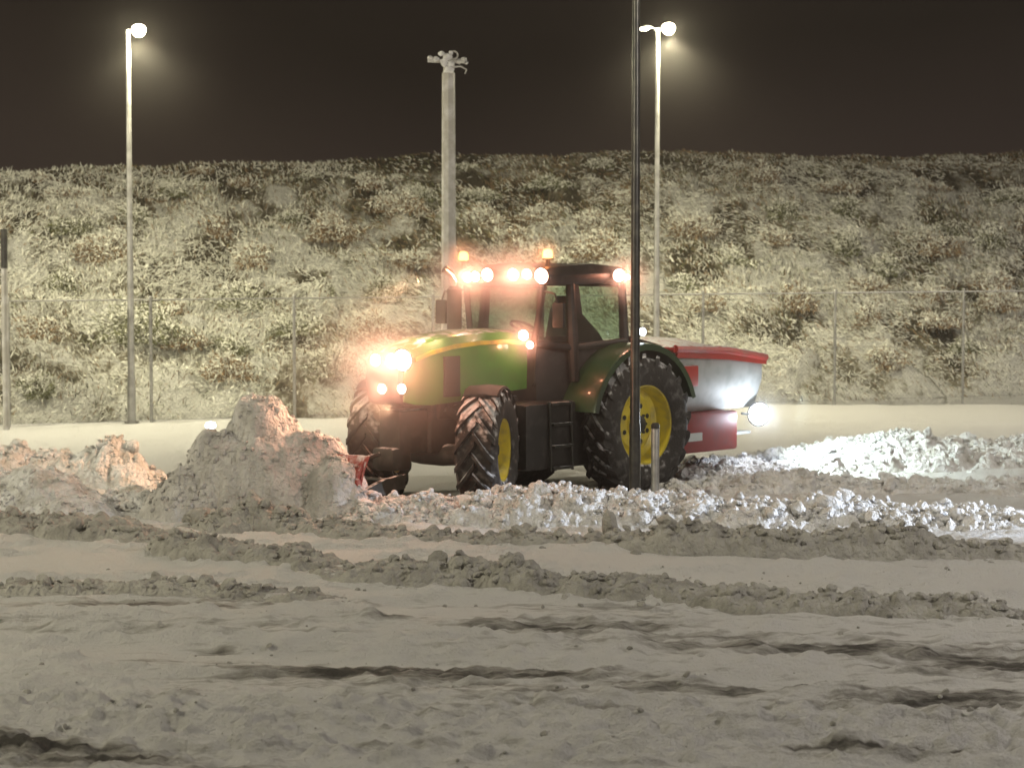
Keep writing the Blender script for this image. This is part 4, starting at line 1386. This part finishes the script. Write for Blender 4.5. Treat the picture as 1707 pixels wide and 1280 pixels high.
for k in range(4):
    a = k * PI / 2 + .4
    b.tube([(-1.75 + .06 * math.cos(a), .06 * math.sin(a), .48), (-1.75 + .34 * math.cos(a), .34 * math.sin(a), .48)], .025, 6)
b.tube([(-1.75, 0, .44), (-1.75, 0, .90)], .04, 8)
b.build('spinner', M['steel'], spreader)
b = MB(); b.box((-1.35, -.60, .60), (-2.15, .62, .64)); b.tube([(-1.4, .5, .62), (-1.5, .5, .95)], .02, 6); b.build('spinner_guard', M['greybin'], spreader)
# cool work light
p = tl((-3.08, .86, 0))
zz = at(1265, 690, p.y).z
def a_for(px, bb):
    lo, hi = -5.0, 0.0
    for _ in range(30):
        m_ = (lo + hi) / 2
        q = tl((m_, bb, 0)); d = q.y * _c + 2.6 * _s
        if q.x / d * CF + 853.5 > px: lo = m_
        else: hi = m_
    return (lo + hi) / 2
aw = a_for(1265, .80)
p = tl((aw, .80, 0)); zz = at(1265, 690, p.y).z
b = MB(); b.tube([(aw + 1.2, .80, zz - .02), (aw + 1.2 + .30, .70, zz + .02)], .018, 6); b.build('light_bracket', M['frame'], spreader)
hl = lightunit('work_light', (aw + 1.2, .80, zz), .165, (.5, .9, -.05), M['lens_cool'], spreader)
p = tl((aw, .80, zz)) + Vector((.02, -.34, 0.0))
lamp('spreader_beam', 'SPOT', p + Vector((.62, .1, .35)), 430, (0.84, 1.0, 0.95), .06, aim=p + Vector((4.2, .6, -1.6)), cone=165, blend=.7)
lamp('spreader_glow', 'POINT', p, 38, (0.80, 0.88, 1.0), .05)

# ------------------------------------------------------------------ snow plough
lp, rp_ = tl((4.90, .86, 0)), tl((5.45, -1.60, 0))
pc = (lp + rp_) / 2
d = (rp_ - lp); Lb = d.length; ang = math.atan2(d.y, d.x)
plough = empty('snow_plough', (pc.x, pc.y, 0), ang)
props(plough, 'red snow plough blade half buried behind the snow pile, with a marker lamp', 'snow plough')
b = MB()
secs = []
for k in range(9):
    t = k / 8
    x_ = (t - .5) * Lb
    o_ = [(x_, -.10 + .28 * (1 - (z / .8 - .45) ** 2 * 2.2) * 1.0 - .0, z) for z in (.05, .2, .35, .5, .62, .74, .82)]
    i_ = [(x_, yy + .03, z) for _, yy, z in o_][::-1]
    secs.append(o_ + i_)
b.loft(secs, closed=True)
b.build('blade', M['red_old'], plough, sharp=40)
b = MB()
for k in range(6):
    x_ = (k / 5 - .5) * (Lb - .1)
    b.prism([(.0, .1), (.22, .3), (.26, .55), (.06, .8), (.16, .5)], 'X', x_ - .02, x_ + .02)
b.tube([(-Lb / 2, .24, .5), (Lb / 2, .24, .5)], .05, 8)
b.build('blade_rib', M['red_old'], plough)
b = MB(); b.box((-Lb / 2, -.06, .0), (Lb / 2, -.02, .14)); b.build('cutting_edge', M['steel'], plough)
mz = at(350, 709, rp_.y).z
b = MB(); b.tube([(Lb / 2 - .05, .05, .8), (Lb / 2 - .02, .02, mz)], .015, 6); b.build('marker_stalk', M['frame'], plough)
b = MB(); b.lathe([(0, mz - .045), (.06, mz - .035), (.075, mz), (.055, mz + .04), (0, mz + .05)], 16, c=(Lb / 2 + .0, 0, 0)); b.build('marker_lamp', M['lens_small'], plough)

# ------------------------------------------------------------------ air: blown snow round the tractor, puffs added as lamp halos, thin haze
def ellipsoid(name, c, r, m, label, rz=0.0):
    v, f = ICO[3]
    o = mesh_np(name, v * 1.0, f, m)
    o.location = c; o.scale = r; o.rotation_euler = (0, 0, rz)
    return props(o, label, 'blown snow', kind='stuff')


M['blow'] = volume('blown_snow', (1, 0.95, 0.92), 0.26, 0.0, True)
ellipsoid('blown_snow', tl((3.9, .5, 1.7)), (2.1, 1.8, 1.4), M['blow'], 'wide cloud of fine blown snow glowing round the tractor nose')
M['blow1'] = volume('blown_snow_dense', (1, 0.95, 0.92), 1.5, 0.0, True)  # dense puffs added to give the headlights their halo
ellipsoid('blown_snow', tl((4.0, .12, 1.88)), (.85, .75, .62), M['blow1'], 'dense bright core of blown snow in front of the headlights')
ellipsoid('blown_snow', tl((4.0, .05, 1.53)), (.5, .45, .32), M['blow1'], 'small bright puff of snow dust at the two lower headlights')
M['blow2'] = volume('blown_snow_thin', (1, 0.96, 0.93), 0.13, 0.0, True)
ellipsoid('blown_snow', tl((1.3, 0, 2.1)), (3.2, 2.2, 1.9), M['blow2'], 'thin haze of blown snow round the cab')
M['blow4'] = volume('blown_snow_roof', (1, 0.95, 0.92), 1.9, 0.0, True)  # puffs added as halos of the roof, cab and beacon lights
for o_, (bb, w_) in zip(('left', 'middle'), ((-.50, .48), (.45, .50))):
    ellipsoid('blown_snow', tl((1.78, bb, 3.0)), (.68, w_ * 1.45, .64), M['blow4'], 'snow dust glowing orange round the ' + o_ + ' cluster of three roof lights', TRZ)
ellipsoid('blown_snow', tl((1.85, .62, 2.2)), (.50, .50, .46), M['blow4'], 'snow dust glowing round the lights at the windscreen foot')
ellipsoid('blown_snow', tl((.1, 1.05, 2.98)), (.50, .50, .48), M['blow4'], 'snow dust glowing round the lights at the rear roof corner')
for a_, b_, z_, w_ in BEAC:
    ellipsoid('blown_snow', tl((a_ + .05, b_, z_ + .03)), (.32, .32, .30), M['blow4'], 'snow dust glowing amber round the ' + ('left' if b_ < 0 else 'right') + ' roof beacon')
M['lampair'] = volume('lit_snowfall', (1, 0.97, 0.92), 0.006, 0.0, True)  # thin ball of air added as a halo for each street lamp
for i, q in enumerate(glows):
    ellipsoid('lit_snowfall', q - Vector((0, 0, .25)), (2.3, 2.0, 2.0), M['lampair'], ['snowflakes glowing round the left street lamp head', 'snowflakes glowing round the right street lamp head'][i])
M['blow3'] = volume('blown_snow_cool', (0.95, 0.98, 1.0), 0.34, 0.0, True)  # puff added as the cool halo of the rear work light
cc_ = tl((aw, .9, zz))
ellipsoid('blown_snow', cc_, (.75, .6, .7), M['blow3'], 'small cloud of snow dust glowing round the rear work light')

M['haze'] = volume('night_haze', (1, 0.88, 0.84), 0.0009, 0.2)
b = MB(); b.box((-130, -62, -1.6), (130, 215, 22))
props(b.build('haze', M['haze'], sharp=None), kind='stuff')
for m_ in bpy.data.materials:
    m_.cycles.volume_sampling = 'MULTIPLE_IMPORTANCE'
    pass
